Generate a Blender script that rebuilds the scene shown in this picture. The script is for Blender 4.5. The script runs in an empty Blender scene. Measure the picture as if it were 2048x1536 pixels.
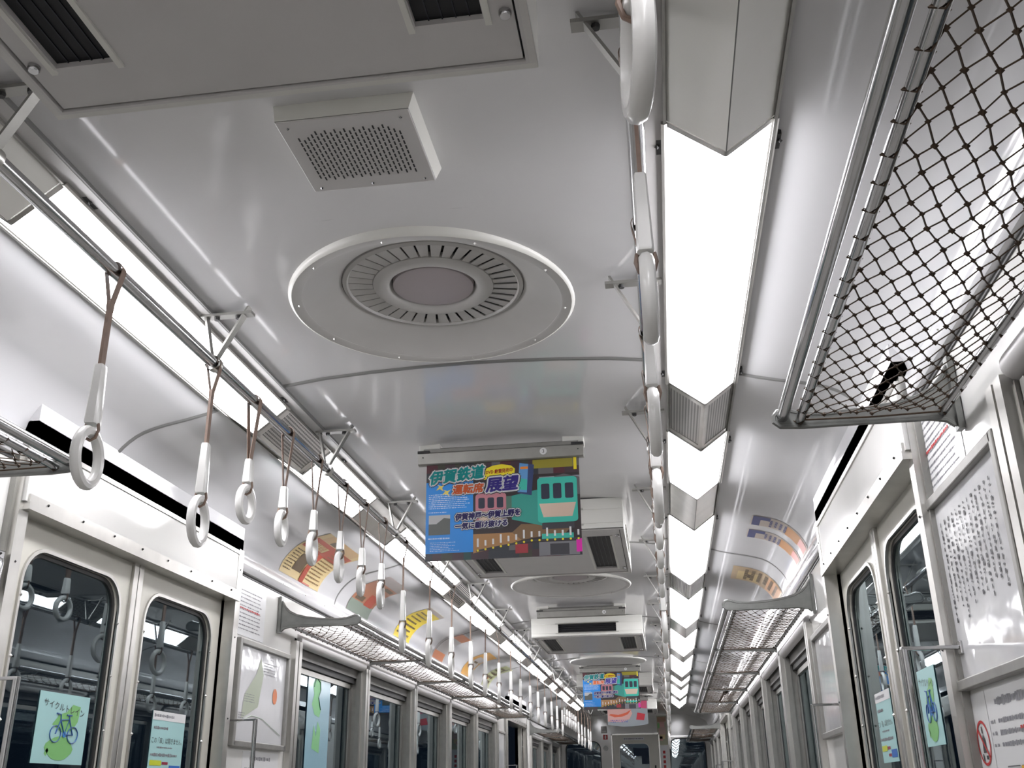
import bpy, bmesh, math, random
from mathutils import Matrix, Vector
random.seed(7)
PI = math.pi
scn = bpy.context.scene
COL = scn.collection

# ------------------------------------------------------------------ camera, world, exposure
FLOC = 1.0                      # heights in this script are measured from the eye level, 1 m above the floor
yaw, pitch, roll, foc = -0.14046, 0.38715, -0.015626, 2014.9
f = Vector((math.sin(yaw)*math.cos(pitch), math.cos(yaw)*math.cos(pitch), math.sin(pitch)))
r = f.cross(Vector((0, 0, 1))).normalized(); u = r.cross(f)
cr, sr = math.cos(roll), math.sin(roll)
r2 = r*cr + u*sr; u2 = r*(-sr) + u*cr
cam = bpy.data.cameras.new('camera'); cam.sensor_width = 36; cam.lens = foc/2048*36; cam.clip_start = .02; cam.clip_end = 200
camo = bpy.data.objects.new('camera', cam); COL.objects.link(camo); scn.camera = camo
m = Matrix((r2, u2, -f)).transposed().to_4x4(); m.translation = Vector((.555, 0, FLOC)); camo.matrix_world = m

scn.view_settings.view_transform = 'Standard'; scn.view_settings.look = 'None'
scn.view_settings.gamma = 1; scn.view_settings.use_curve_mapping = False
scn.view_settings.exposure = 0.95
w = bpy.data.worlds.new('night'); scn.world = w; w.use_nodes = True
w.node_tree.nodes['Background'].inputs[0].default_value = (.10, .15, .26, 1)
w.node_tree.nodes['Background'].inputs[1].default_value = .02
LAMP = 9.0
scn.cycles.use_denoising = True
scn.cycles.max_bounces = 8; scn.cycles.diffuse_bounces = 4; scn.cycles.glossy_bounces = 4
scn.cycles.caustics_reflective = False; scn.cycles.sample_clamp_indirect = 4

# ------------------------------------------------------------------ materials
MATS = {}
def mat(name, col, rough=.5, metal=0, bump=None, mott=None, coat=0, emit=None, spec=None):
    if name in MATS: return MATS[name]
    M = bpy.data.materials.new(name); M.use_nodes = True; nt = M.node_tree; b = nt.nodes['Principled BSDF']
    b.inputs['Base Color'].default_value = (*col, 1); b.inputs['Roughness'].default_value = rough
    b.inputs['Metallic'].default_value = metal; b.inputs['Coat Weight'].default_value = coat
    b.inputs['Coat Roughness'].default_value = .06
    if spec is not None: b.inputs['Specular IOR Level'].default_value = spec
    if emit: b.inputs['Emission Color'].default_value = (*emit[0], 1); b.inputs['Emission Strength'].default_value = emit[1]
    if bump or mott:
        tc = nt.nodes.new('ShaderNodeTexCoord')
    if bump:
        n = nt.nodes.new('ShaderNodeTexNoise'); n.inputs['Scale'].default_value = bump[0]; n.inputs['Detail'].default_value = 2
        bp = nt.nodes.new('ShaderNodeBump'); bp.inputs['Strength'].default_value = bump[1]; bp.inputs['Distance'].default_value = bump[2]
        mp = nt.nodes.new('ShaderNodeMapping'); mp.inputs['Scale'].default_value = bump[3] if len(bump) > 3 else (1, 1, 1)
        nt.links.new(tc.outputs['Object'], mp.inputs[0]); nt.links.new(mp.outputs[0], n.inputs['Vector'])
        nt.links.new(n.outputs['Fac'], bp.inputs['Height']); nt.links.new(bp.outputs[0], b.inputs['Normal'])
    if mott:
        n = nt.nodes.new('ShaderNodeTexNoise'); n.inputs['Scale'].default_value = mott[0]; n.inputs['Detail'].default_value = 5
        rp = nt.nodes.new('ShaderNodeValToRGB'); rp.color_ramp.elements[0].position = .3; rp.color_ramp.elements[1].position = .7
        rp.color_ramp.elements[0].color = (*[c*(1-mott[1]) for c in col], 1); rp.color_ramp.elements[1].color = (*col, 1)
        nt.links.new(tc.outputs['Object'], n.inputs['Vector']); nt.links.new(n.outputs['Fac'], rp.inputs[0])
        nt.links.new(rp.outputs[0], b.inputs['Base Color'])
    MATS[name] = M; return M

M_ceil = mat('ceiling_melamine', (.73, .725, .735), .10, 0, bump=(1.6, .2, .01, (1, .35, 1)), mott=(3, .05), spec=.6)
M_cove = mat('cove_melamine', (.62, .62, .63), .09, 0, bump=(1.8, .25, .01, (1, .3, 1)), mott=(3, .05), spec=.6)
M_wall = mat('wall_melamine', (.75, .745, .72), .10, 0, bump=(2.2, .3, .01), mott=(4, .04), spec=.6)
M_door = mat('door_paint', (.66, .645, .575), .34, 0, mott=(5, .06))
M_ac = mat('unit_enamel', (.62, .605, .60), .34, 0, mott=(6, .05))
M_acl = mat('unit_cream', (.76, .755, .71), .35, 0, mott=(6, .04))
M_fan = mat('fan_enamel', (.50, .49, .475), .45, 0, mott=(7, .08))
M_alu = mat('satin_aluminium', (.60, .59, .56), .34, 1, mott=(14, .12))
M_aluw = mat('window_aluminium', (.34, .335, .315), .42, .8, mott=(18, .15))
M_fasc = mat('window_fascia_shaded', (.20, .195, .185), .45, .3, mott=(9, .2))  # window metal darkened in its colour to stand for shade in the recess
M_steel = mat('bright_steel', (.52, .52, .525), .16, 1, mott=(20, .1))
M_cast = mat('cast_aluminium', (.22, .225, .215), .36, .75, mott=(24, .2))
M_plas = mat('strap_plastic', (.78, .775, .755), .22, 0)
M_belt = mat('strap_webbing', (.25, .17, .13), .55, 0, mott=(40, .3))
M_cord = mat('net_cord', (.065, .040, .022), .8, 0, mott=(60, .4))
M_dark = mat('dark_cavity', (.006, .006, .008), .6, 0)
M_bar = mat('grille_bar', (.03, .03, .04), .35, .6)
M_joint = mat('joint_rubber', (.20, .20, .195), .4, 0)
M_gask = mat('window_rubber', (.03, .03, .03), .5, 0)
M_floor = mat('floor_vinyl', (.30, .29, .27), .5, 0, mott=(6, .2))
M_seat = mat('seat_moquette', (.18, .22, .16), .9, 0)
M_paper = mat('paper', (.74, .745, .75), .25, 0)
M_film = mat('ad_film', (.66, .665, .68), .08, 0, bump=(7, .28, .01), coat=.5)
M_ink = mat('ink', (.05, .05, .055), .5, 0)
M_inkg = mat('ink_grey', (.22, .22, .24), .5, 0)
M_red = mat('ink_red', (.50, .03, .03), .5, 0)
M_lamp = mat('diffuser', (.9, .9, .9), .4, 0, emit=((1, .985, 1.02), LAMP))
def flat(name, col, rough=.35): return mat('print_'+name, col, rough)
# perforated metal
def perf():
    M = bpy.data.materials.new('perforated_metal'); M.use_nodes = True; nt = M.node_tree; b = nt.nodes['Principled BSDF']
    b.inputs['Roughness'].default_value = .4; b.inputs['Metallic'].default_value = .5
    tc = nt.nodes.new('ShaderNodeTexCoord'); sp = nt.nodes.new('ShaderNodeSeparateXYZ'); nt.links.new(tc.outputs['Object'], sp.inputs[0])
    def mth(op, a, bb=None):
        n = nt.nodes.new('ShaderNodeMath'); n.operation = op
        for i, v in enumerate((a, bb)):
            if v is None: continue
            if isinstance(v, (int, float)): n.inputs[i].default_value = v
            else: nt.links.new(v, n.inputs[i])
        return n.outputs[0]
    k = 2*PI/.0125
    a = mth('SINE', mth('MULTIPLY', mth('ADD', sp.outputs[0], sp.outputs[1]), k*.7))
    c = mth('SINE', mth('MULTIPLY', mth('SUBTRACT', sp.outputs[0], sp.outputs[1]), k*.7))
    h = mth('GREATER_THAN', mth('MULTIPLY', a, c), .25)
    mx = nt.nodes.new('ShaderNodeMix'); mx.data_type = 'RGBA'
    mx.inputs[6].default_value = (.50, .49, .47, 1); mx.inputs[7].default_value = (.03, .03, .03, 1)
    nt.links.new(h, mx.inputs[0]); nt.links.new(mx.outputs[2], b.inputs['Base Color'])
    return M
M_perf = perf()
def glassmat(name, tint, refl):
    M = bpy.data.materials.new(name); M.use_nodes = True; nt = M.node_tree; nt.nodes.remove(nt.nodes['Principled BSDF'])
    out = nt.nodes['Material Output']; tr = nt.nodes.new('ShaderNodeBsdfTransparent'); tr.inputs[0].default_value = (*tint, 1)
    gl = nt.nodes.new('ShaderNodeBsdfGlossy'); gl.inputs['Roughness'].default_value = .012; gl.inputs[0].default_value = (.80, .93, .97, 1)
    fr = nt.nodes.new('ShaderNodeFresnel'); fr.inputs[0].default_value = refl
    mx = nt.nodes.new('ShaderNodeMixShader'); ge = nt.nodes.new('ShaderNodeNewGeometry'); iv = nt.nodes.new('ShaderNodeMath'); iv.operation = 'SUBTRACT'; iv.inputs[0].default_value = 1
    ml = nt.nodes.new('ShaderNodeMath'); ml.operation = 'MULTIPLY'; nt.links.new(ge.outputs['Backfacing'], iv.inputs[1]); nt.links.new(fr.outputs[0], ml.inputs[0]); nt.links.new(iv.outputs[0], ml.inputs[1]); nt.links.new(ml.outputs[0], mx.inputs[0]); nt.links.new(tr.outputs[0], mx.inputs[1]); nt.links.new(gl.outputs[0], mx.inputs[2])
    nt.links.new(mx.outputs[0], out.inputs[0]); return M
M_glass = glassmat('window_glass', (.8, .9, .92), 2.1)

# ------------------------------------------------------------------ helpers
ORI = {}
def tag(o, label=None, cat=None, group=None, kind=None):
    if label: o['label'] = label
    if cat: o['category'] = cat
    if group: o['group'] = group
    if kind: o['kind'] = kind
    return o
def thing(name, loc, label=None, cat=None, group=None, kind=None, parent=None):
    o = bpy.data.objects.new(name, None); COL.objects.link(o); o.empty_display_size = .05
    L = Vector(loc) + Vector((0, 0, FLOC))
    if parent: o.parent = parent; o.location = L - ORI[parent]
    else: o.location = L
    ORI[o] = L
    return tag(o, label, cat, group, kind)
class MB:
    """collects geometry in eye-level coordinates; build() links it as one mesh object"""
    def __init__(s): s.v = []; s.f = []
    def add(s, vs, fs):
        n = len(s.v); s.v += [tuple(p) for p in vs]; s.f += [tuple(i+n for i in q) for q in fs]
    def box(s, x0, x1, y0, y1, z0, z1):
        if x0 > x1: x0, x1 = x1, x0
        if y0 > y1: y0, y1 = y1, y0
        s.add([(x0, y0, z0), (x1, y0, z0), (x1, y1, z0), (x0, y1, z0), (x0, y0, z1), (x1, y0, z1), (x1, y1, z1), (x0, y1, z1)],
              [(0, 3, 2, 1), (4, 5, 6, 7), (0, 1, 5, 4), (1, 2, 6, 5), (2, 3, 7, 6), (3, 0, 4, 7)])
    def extr(s, pts, fn, a, b):
        """closed outline pts (2-D) swept from a to b; fn(p, t) -> xyz"""
        n = len(pts); s.add([fn(p, a) for p in pts]+[fn(p, b) for p in pts],
              [tuple(range(n))[::-1], tuple(range(n, 2*n))]+[(i, (i+1) % n, n+(i+1) % n, n+i) for i in range(n)])
    def tube(s, path, rad, seg=8, closed=False, flatn=None):
        P = [Vector(p) for p in path]; n = len(P); rings = []
        prev = None
        for i in range(n):
            if closed: t = P[(i+1) % n]-P[i-1]
            else: t = P[min(i+1, n-1)]-P[max(i-1, 0)]
            t.normalize()
            if prev is None:
                a = Vector((0, 0, 1)) if abs(t.z) < .9 else Vector((1, 0, 0))
            else: a = prev
            a = (a-t*a.dot(t)).normalized(); prev = a; b = t.cross(a)
            rr = rad[i] if isinstance(rad, (list, tuple)) else rad
            rings.append([P[i]+(a*math.cos(k*2*PI/seg)+b*math.sin(k*2*PI/seg))*rr for k in range(seg)])
        vs = [p for rg in rings for p in rg]; fs = []
        for i in range(n if closed else n-1):
            j = (i+1) % n
            for k in range(seg): fs.append((i*seg+k, i*seg+(k+1) % seg, j*seg+(k+1) % seg, j*seg+k))
        if not closed: fs += [tuple(range(seg))[::-1], tuple((n-1)*seg+k for k in range(seg))]
        s.add(vs, fs)
    def lathe(s, prof, c, seg=48, closed=False):
        """prof list of (r, z) revolved about the vertical through c"""
        n = len(prof); vs = []
        for k in range(seg):
            a = k*2*PI/seg
            vs += [(c[0]+q[0]*math.cos(a), c[1]+q[0]*math.sin(a), q[1]) for q in prof]
        fs = []
        for k in range(seg):
            j = (k+1) % seg
            for i in range(n if closed else n-1):
                i2 = (i+1) % n
                fs.append((k*n+i, k*n+i2, j*n+i2, j*n+i))
        s.add(vs, fs)
    def octa(s, c, rr):
        x, y, z = c
        s.add([(x+rr, y, z), (x-rr, y, z), (x, y+rr, z), (x, y-rr, z), (x, y, z+rr), (x, y, z-rr)],
              [(0, 2, 4), (2, 1, 4), (1, 3, 4), (3, 0, 4), (2, 0, 5), (1, 2, 5), (3, 1, 5), (0, 3, 5)])
    def quad(s, o, u, v, a0, a1, b0, b1, d=0):
        """flat rectangle in the plane at o with unit axes u, v, lifted d along u x v"""
        o, u, v = Vector(o), Vector(u), Vector(v); n = u.cross(v)
        s.add([o+u*a+v*b+n*d for a, b in ((a0, b0), (a1, b0), (a1, b1), (a0, b1))], [(0, 1, 2, 3)])
    def poly(s, o, u, v, pts, d=0):
        o, u, v = Vector(o), Vector(u), Vector(v); n = u.cross(v)
        s.add([o+u*a+v*b+n*d for a, b in pts], [tuple(range(len(pts)))])
    def build(s, name, material, parent=None, smooth=False, bevel=0, **kw):
        org = ORI[parent] if parent else Vector((0, 0, 0))
        if parent is None:
            xs = [p[0] for p in s.v]; ys = [p[1] for p in s.v]; zs = [p[2] for p in s.v]
            org = Vector(((min(xs)+max(xs))/2, (min(ys)+max(ys))/2, min(zs)+FLOC))
        me = bpy.data.meshes.new(name)
        me.from_pydata([(p[0]-org.x, p[1]-org.y, p[2]+FLOC-org.z) for p in s.v], [], s.f)
        me.materials.append(material); bm_ = bmesh.new(); bm_.from_mesh(me)
        if smooth: bmesh.ops.remove_doubles(bm_, verts=bm_.verts, dist=2e-5)
        bmesh.ops.recalc_face_normals(bm_, faces=bm_.faces); bm_.to_mesh(me); bm_.free(); me.update()
        if smooth:
            for p in me.polygons: p.use_smooth = True
            me.set_sharp_from_angle(angle=math.radians(40))
        o = bpy.data.objects.new(name, me); COL.objects.link(o); ORI[o] = org
        if parent: o.parent = parent
        else: o.location = org
        if bevel:
            b = o.modifiers.new('bevel', 'BEVEL'); b.width = bevel; b.segments = 2; b.limit_method = 'ANGLE'
        return tag(o, **kw)
def box(name, m_, parent, *a, **kw):
    b = MB(); b.box(*a); return b.build(name, m_, parent, **kw)
def copy_tree(o, loc=None, parent=None, label=None, group=None):
    c = o.copy(); COL.objects.link(c)
    if parent: c.parent = parent
    if loc is not None: c.location = Vector(loc)+Vector((0, 0, FLOC)); ORI[c] = c.location.copy()
    if label: c['label'] = label
    if group: c['group'] = group
    for ch in o.children: copy_tree(ch, parent=c)
    return c
def rrect(x0, x1, y0, y1, rad, n=6):
    pts = []
    for cx, cy, a0 in ((x1-rad, y1-rad, 0), (x0+rad, y1-rad, 90), (x0+rad, y0+rad, 180), (x1-rad, y0+rad, 270)):
        for i in range(n+1):
            a = math.radians(a0+90*i/n); pts.append((cx+rad*math.cos(a), cy+rad*math.sin(a)))
    return pts
def ringplate(b, outer, inner, fn, t0, t1):
    """plate between two loops of equal length, thick from t0 to t1"""
    n = len(outer); vs = [fn(p, t) for t in (t0, t1) for lp in (outer, inner) for p in lp]
    fs = []
    for i in range(n):
        j = (i+1) % n
        fs += [(i, j, n+j, n+i), (2*n+i, 3*n+i, 3*n+j, 2*n+j), (i, 2*n+i, 2*n+j, j), (n+i, n+j, 3*n+j, 3*n+i)]
    b.add(vs, fs)
def outer_for(inner, x0, x1, y0, y1):
    """project a rounded loop on to a rectangle so that the two can be bridged"""
    cx = (min(p[0] for p in inner)+max(p[0] for p in inner))/2; cy = (min(p[1] for p in inner)+max(p[1] for p in inner))/2
    n = len(inner)//4; out = []
    cor = [(x1, y1), (x0, y1), (x0, y0), (x1, y0)]
    for q in range(4):
        k = n
        for i in range(k):
            p = inner[q*k+i]
            c = cor[q]
            # first half slides along one edge, second along the other, corner in the middle
            h = (k-1)/2
            if abs(i-h) < .6: out.append(c)
            elif (i < h) == (q in (0, 2)): out.append((c[0], p[1]))
            else: out.append((p[0], c[1]))
    return out
def text(body, name, m_, parent, o, u, v, height, d=0, width=None, bold=0, sk=0, align='LEFT', spread=0, **kw):
    cu = bpy.data.curves.new(name, 'FONT'); cu.body = body; cu.size = 1; cu.offset = bold; cu.shear = sk; cu.resolution_u = 2; cu.align_x = 'LEFT'
    t = bpy.data.objects.new('tmp', cu); COL.objects.link(t); bpy.context.view_layer.update()
    me = bpy.data.meshes.new_from_object(t.evaluated_get(bpy.context.evaluated_depsgraph_get()))
    bpy.data.objects.remove(t)
    xs = [q.co.x for q in me.vertices]; ys = [q.co.y for q in me.vertices]
    if not xs: return None
    x0, x1, y0, y1 = min(xs), max(xs), min(ys), max(ys); sy = height/(y1-y0); sx = (width/(x1-x0)) if width else sy
    ow = (x1-x0)*sx; ax = -ow/2 if align == 'CENTER' else 0
    o, u, v = Vector(o), Vector(u).normalized(), Vector(v).normalized(); n = u.cross(v)
    org = ORI[parent]-Vector((0, 0, FLOC))
    for q in me.vertices:
        p = o+u*((q.co.x-x0)*sx+ax)+v*((q.co.y-y0)*sy)+n*d-org
        q.co = p
    if spread:
        vs0 = [q.co.copy() for q in me.vertices]; fs0 = [tuple(p.vertices) for p in me.polygons]; nv = len(vs0); vs1 = []; fs1 = []
        for k in range(9 if spread > 0 else 1):
            off = Vector((0, 0, 0)) if k == 8 else (u*math.cos(PI*k/4)+v*math.sin(PI*k/4))*spread
            vs1 += [q+off for q in vs0]; fs1 += [tuple(i+nv*k for i in f_) for f_ in fs0]
        me = bpy.data.meshes.new(name); me.from_pydata(vs1, [], fs1)
    me.materials.clear(); me.materials.append(m_)
    ob = bpy.data.objects.new(name, me); COL.objects.link(ob); ob.parent = parent; ORI[ob] = ORI[parent]
    return tag(ob, **kw)
def lines(b, o, u, v, a0, a1, b0, b1, rows, d, fill=.5, ww=(.004, .02), vert=False, ragged=.15):
    """rows of unreadably small print as little dashes"""
    L = (b1-b0)/rows
    for i in range(rows):
        if vert:
            bb = a1-(i+.5)*(a1-a0)/rows; t = b1; LL = (a1-a0)/rows
            while t > b0+(b1-b0)*random.uniform(0, ragged):
                w_ = random.uniform(*ww); fl = fill*random.uniform(.35, 1.1); jt = LL*random.uniform(-.12, .12); b.quad(o, u, v, bb-LL*fl/2+jt, bb+LL*fl/2+jt, max(t-w_, b0), t, d); t -= w_+random.uniform(.002, .009)
        else:
            bb = b1-(i+.5)*L; t = a0; e = a1-(a1-a0)*random.uniform(0, ragged)
            while t < e:
                w_ = random.uniform(*ww); fj = random.uniform(.55, 1.1)*fill; b.quad(o, u, v, t, min(t+w_, e), bb-L*fj/2, bb+L*fj/2, d); t += w_+random.uniform(.3, .9)*ww[0]
X, Y, Z = Vector((1, 0, 0)), Vector((0, 1, 0)), Vector((0, 0, 1))

# ceiling section: half-profile (|x|, height above the eye)
def new_trim(loc):
    k = len([o for o in scn.objects if o.name.startswith('trim_') and o.parent is None])+1
    return thing('trim_%d' % k, loc, kind='structure')
PR = [(0, 1.256), (.15, 1.254), (.3, 1.248), (.45, 1.238), (.58, 1.222), (.63, 1.217), (.846, 1.212), (.90, 1.196), (.96, 1.182), (1.04, 1.166), (1.08, 1.156), (1.115, 1.144),
      (1.14, 1.131), (1.162, 1.115), (1.183, 1.096), (1.202, 1.074), (1.218, 1.050), (1.229, 1.025), (1.235, 1.0), (1.238, .95)]
SS = [0]
for a, b_ in zip(PR, PR[1:]): SS.append(SS[-1]+math.hypot(b_[0]-a[0], b_[1]-a[1]))
def cz(x):
    x = abs(x)
    for a, b_ in zip(PR, PR[1:]):
        if x <= b_[0]: return a[1]+(b_[1]-a[1])*(x-a[0])/(b_[0]-a[0])
    return PR[-1][1]
def cs(s):
    for i in range(len(PR)-1):
        if s <= SS[i+1]+1e-9:
            t = (s-SS[i])/(SS[i+1]-SS[i]); return (PR[i][0]+(PR[i+1][0]-PR[i][0])*t, PR[i][1]+(PR[i+1][1]-PR[i][1])*t)
    return PR[-1]
Y0, Y1 = -3.0, 18.05
DOORS = [(2.57, 4.02), (11.72, 13.17)]
POSTS = [4.88, 6.11, 7.35, 8.58, 9.82, 11.05]
FANS = [2.41, 6.49, 10.57, 14.65]

# ------------------------------------------------------------------ ceiling
JO = [Y0, -2.09, .39, 2.87, 5.35, 7.83, 10.31, 12.79, 15.27, Y1]
ceil = thing('ceiling', (0, 0, 1.2), kind='structure')
def centre_panel(ya, yb):
    b = MB(); xs = [-.63, -.58, -.45, -.3, -.15, 0, .15, .3, .45, .58, .63]
    cuts = [(fy-.45, fy+.45, fy) for fy in FANS if fy+.45 > ya and fy-.45 < yb]
    def strip(p, q, xl):
        for a, c in zip(xl, xl[1:]):
            b.add([(a, p, cz(a)), (a, q, cz(a)), (c, q, cz(c)), (c, p, cz(c))], [(0, 1, 2, 3)])
    t = ya
    for p, q, fy in cuts:
        if p > t: strip(t, p, xs)
        q2 = min(q, yb); p2 = max(p, ya)
        strip(p2, q2, [-.63, -.58, -.45]); strip(p2, q2, [.45, .58, .63])
        n = 64; A = []; B = []
        for k in range(n):
            a = 2*PI*k/n; c, s_ = math.cos(a), math.sin(a); m_ = max(abs(c), abs(s_))
            ax, ay = .45*c/m_, fy+.45*s_/m_; bx, by = .365*c, fy+.365*s_
            ay = min(max(ay, p2), q2); by = min(max(by, p2), q2)
            A.append((ax, ay, cz(ax))); B.append((bx, by, cz(bx)))
        b.add(A+B, [(k, (k+1) % n, n+(k+1) % n, n+k) for k in range(n)]); t = q2
    if t < yb: strip(t, yb, xs)
    return b
for ya, yb in zip(JO, JO[1:]):
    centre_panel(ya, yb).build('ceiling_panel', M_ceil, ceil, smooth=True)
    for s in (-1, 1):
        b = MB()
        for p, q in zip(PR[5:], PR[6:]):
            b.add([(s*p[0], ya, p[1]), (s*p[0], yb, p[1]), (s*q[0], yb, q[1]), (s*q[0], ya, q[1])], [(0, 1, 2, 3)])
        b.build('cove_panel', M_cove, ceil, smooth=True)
box('roof_backing', M_dark, ceil, -1.3, 1.3, Y0, Y1, 1.36, 1.38)
for yj in JO[1:-1]:
    yc = yj
    for rng, m_ in ((PR[6:], 1), (PR[6:], -1), (None, 0)):
        yj = yc+(.11 if rng else -.02)
        pts = ([(m_*p[0], p[1]) for p in rng] if rng else [(-p[0], p[1]) for p in PR[5::-1]]+[(p[0], p[1]) for p in PR[1:6]])
        b = MB()
        for p, q in zip(pts, pts[1:]):
            b.add([(p[0], yj-.010, p[1]-.0005), (p[0], yj-.005, p[1]-.005), (p[0], yj+.005, p[1]-.005), (p[0], yj+.010, p[1]-.0005),
                   (q[0], yj-.010, q[1]-.0005), (q[0], yj-.005, q[1]-.005), (q[0], yj+.005, q[1]-.005), (q[0], yj+.010, q[1]-.0005)],
                  [(0, 1, 5, 4), (1, 2, 6, 5), (2, 3, 7, 6)])
        b.build('joint_strip', M_joint, ceil, smooth=True)

# ------------------------------------------------------------------ floor, walls, end walls
box('floor', M_floor, None, -1.34, 1.34, Y0, Y1, -1.05, -1.0, kind='structure')
BAYS = [(-.54, .66), (.70, 1.88)]+list(zip(POSTS, POSTS[1:]))+[(13.88, 15.1), (15.1, 16.3), (16.3, 17.5)]
WT, WB = .735, -.25
for s, nm in ((-1, 'wall_left'), (1, 'wall_right')):
    wl = thing(nm, (s*1.28, 0, -1), kind='structure')
    def wb(x0, x1, *a):
        b = MB(); b.box(s*x0, s*x1, *a); return b
    # solid columns between the openings
    ops = sorted([(a, b_, 0) for a, b_ in BAYS]+[(a, b_, 1) for a, b_ in DOORS]); t = Y0
    for a, b_, k in ops:
        if a-t > .02:
            o = wb(1.24, 1.34, t, a, -1.0, .96).build('wall_panel', M_wall, wl)
            # thin raised laminate sheet joints
        if not k:
            wb(1.24, 1.34, a, b_, WT, .96).build('lintel_panel', M_wall, wl)
            wb(1.24, 1.34, a, b_, -1.0, WB).build('dado_panel', M_wall, wl)
        t = b_
    wb(1.24, 1.34, t, Y1, -1.0, .96).build('wall_panel', M_wall, wl)
    # cornice strip
    seg = [(Y0, 2.50), (4.10, 11.65), (13.24, Y1)]
    for a, b_ in seg:
        wc = new_trim((s*1.23, (a+b_)/2, .91))
        c = MB(); c.extr([(1.243, .915), (1.222, .918), (1.214, .93), (1.214, .972), (1.222, .988), (1.243, .99)], lambda p, t_: (s*p[0], t_, p[1]), a, b_)
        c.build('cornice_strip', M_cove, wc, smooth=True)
        c = MB(); c.box(s*1.236, s*1.244, a, b_, .906, .916); c.build('cornice_shadow_gap', M_gask, wc)
        c = MB()
        yy = a+.2
        while yy < b_: c.octa((s*1.214, yy, .95), .004); yy += .31
        c.build('screw', M_alu, wc, kind='stuff')
    for di, (a, b_) in enumerate(DOORS):
        wh = new_trim((s*1.22, (a+b_)/2, .77))
        wb(1.195, 1.34, a-.04, b_+.04, .79, .976).build('header_panel', M_wall, wh)
        wb(1.195, 1.34, a-.04, b_+.04, .986, 1.03).build('header_cap', M_wall, wh)
        c = MB(); c.extr([(1.195, .986), (1.195, 1.085), (1.21, 1.075), (1.25, 1.03), (1.25, .986)], lambda p, t_: (s*p[0], t_, p[1]), a-.04, b_+.04); c.build('header_pelmet', M_cove, wh)
        wb(1.215, 1.34, a-.03, b_+.03, .976, .990).build('air_slot', M_dark, wh)
        wb(1.190, 1.2, a-.02, b_+.02, .962, .977).build('slot_lip', M_alu, wh)
        # angle trim along the bottom of the header
        wb(1.186, 1.34, a-.03, b_+.03, .768, .79).build('header_trim', M_alu, wh)
        wb(1.188, 1.2, a-.03, b_+.03, .79, .812).build('header_trim', M_alu, wh)
        c = MB(); yy = a+.06
        while yy < b_: c.octa((s*1.187, yy, .80), .0045); yy += .19
        c.build('screw', M_dark, wh, kind='stuff')
        for yy in (a-.047, b_):
            wb(1.206 if yy < a else 1.192, 1.34, yy, yy+.047, -1.0, .985).build('door_post', M_alu, wh)
            c = MB()
            for hz in (.9, .62, .3): c.octa((s*(1.206 if yy < a else 1.192), yy+.024, hz), .0045)
            c.build('screw', M_dark, wh, kind='stuff')
            wb(1.222, 1.24, yy-.012 if yy < a else yy+.047, yy if yy < a else yy+.059, -1.0, .93).build('post_bead', M_aluw, wh)
def endwall(nm, y, sg, openings):
    wl = thing(nm, (0, y, -1), kind='structure')
    xs = sorted([(a, b_) for a, b_, *_ in openings]); t = -1.24
    ya, yb = (y, y+.08*sg) if sg > 0 else (y-.08, y)
    for a, b_, top, bot, rad in openings:
        box('wall_panel', M_wall, wl, t, a, ya, yb, -1.0, 1.4); box('wall_panel', M_wall, wl, a, b_, ya, yb, top, 1.4)
        box('wall_panel', M_wall, wl, a, b_, ya, yb, -1.0, bot); t = b_
    box('wall_panel', M_wall, wl, t, 1.24, ya, yb, -1.0, 1.4)
    return wl
wfar = endwall('wall_far', Y1, 1, [(-1.20, -.56, .85, -.3, .1), (-.40, .40, .925, -1.0, 0), (.54, 1.18, .87, -.3, .1)])
endwall('wall_near', Y0, -1, [])

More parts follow.
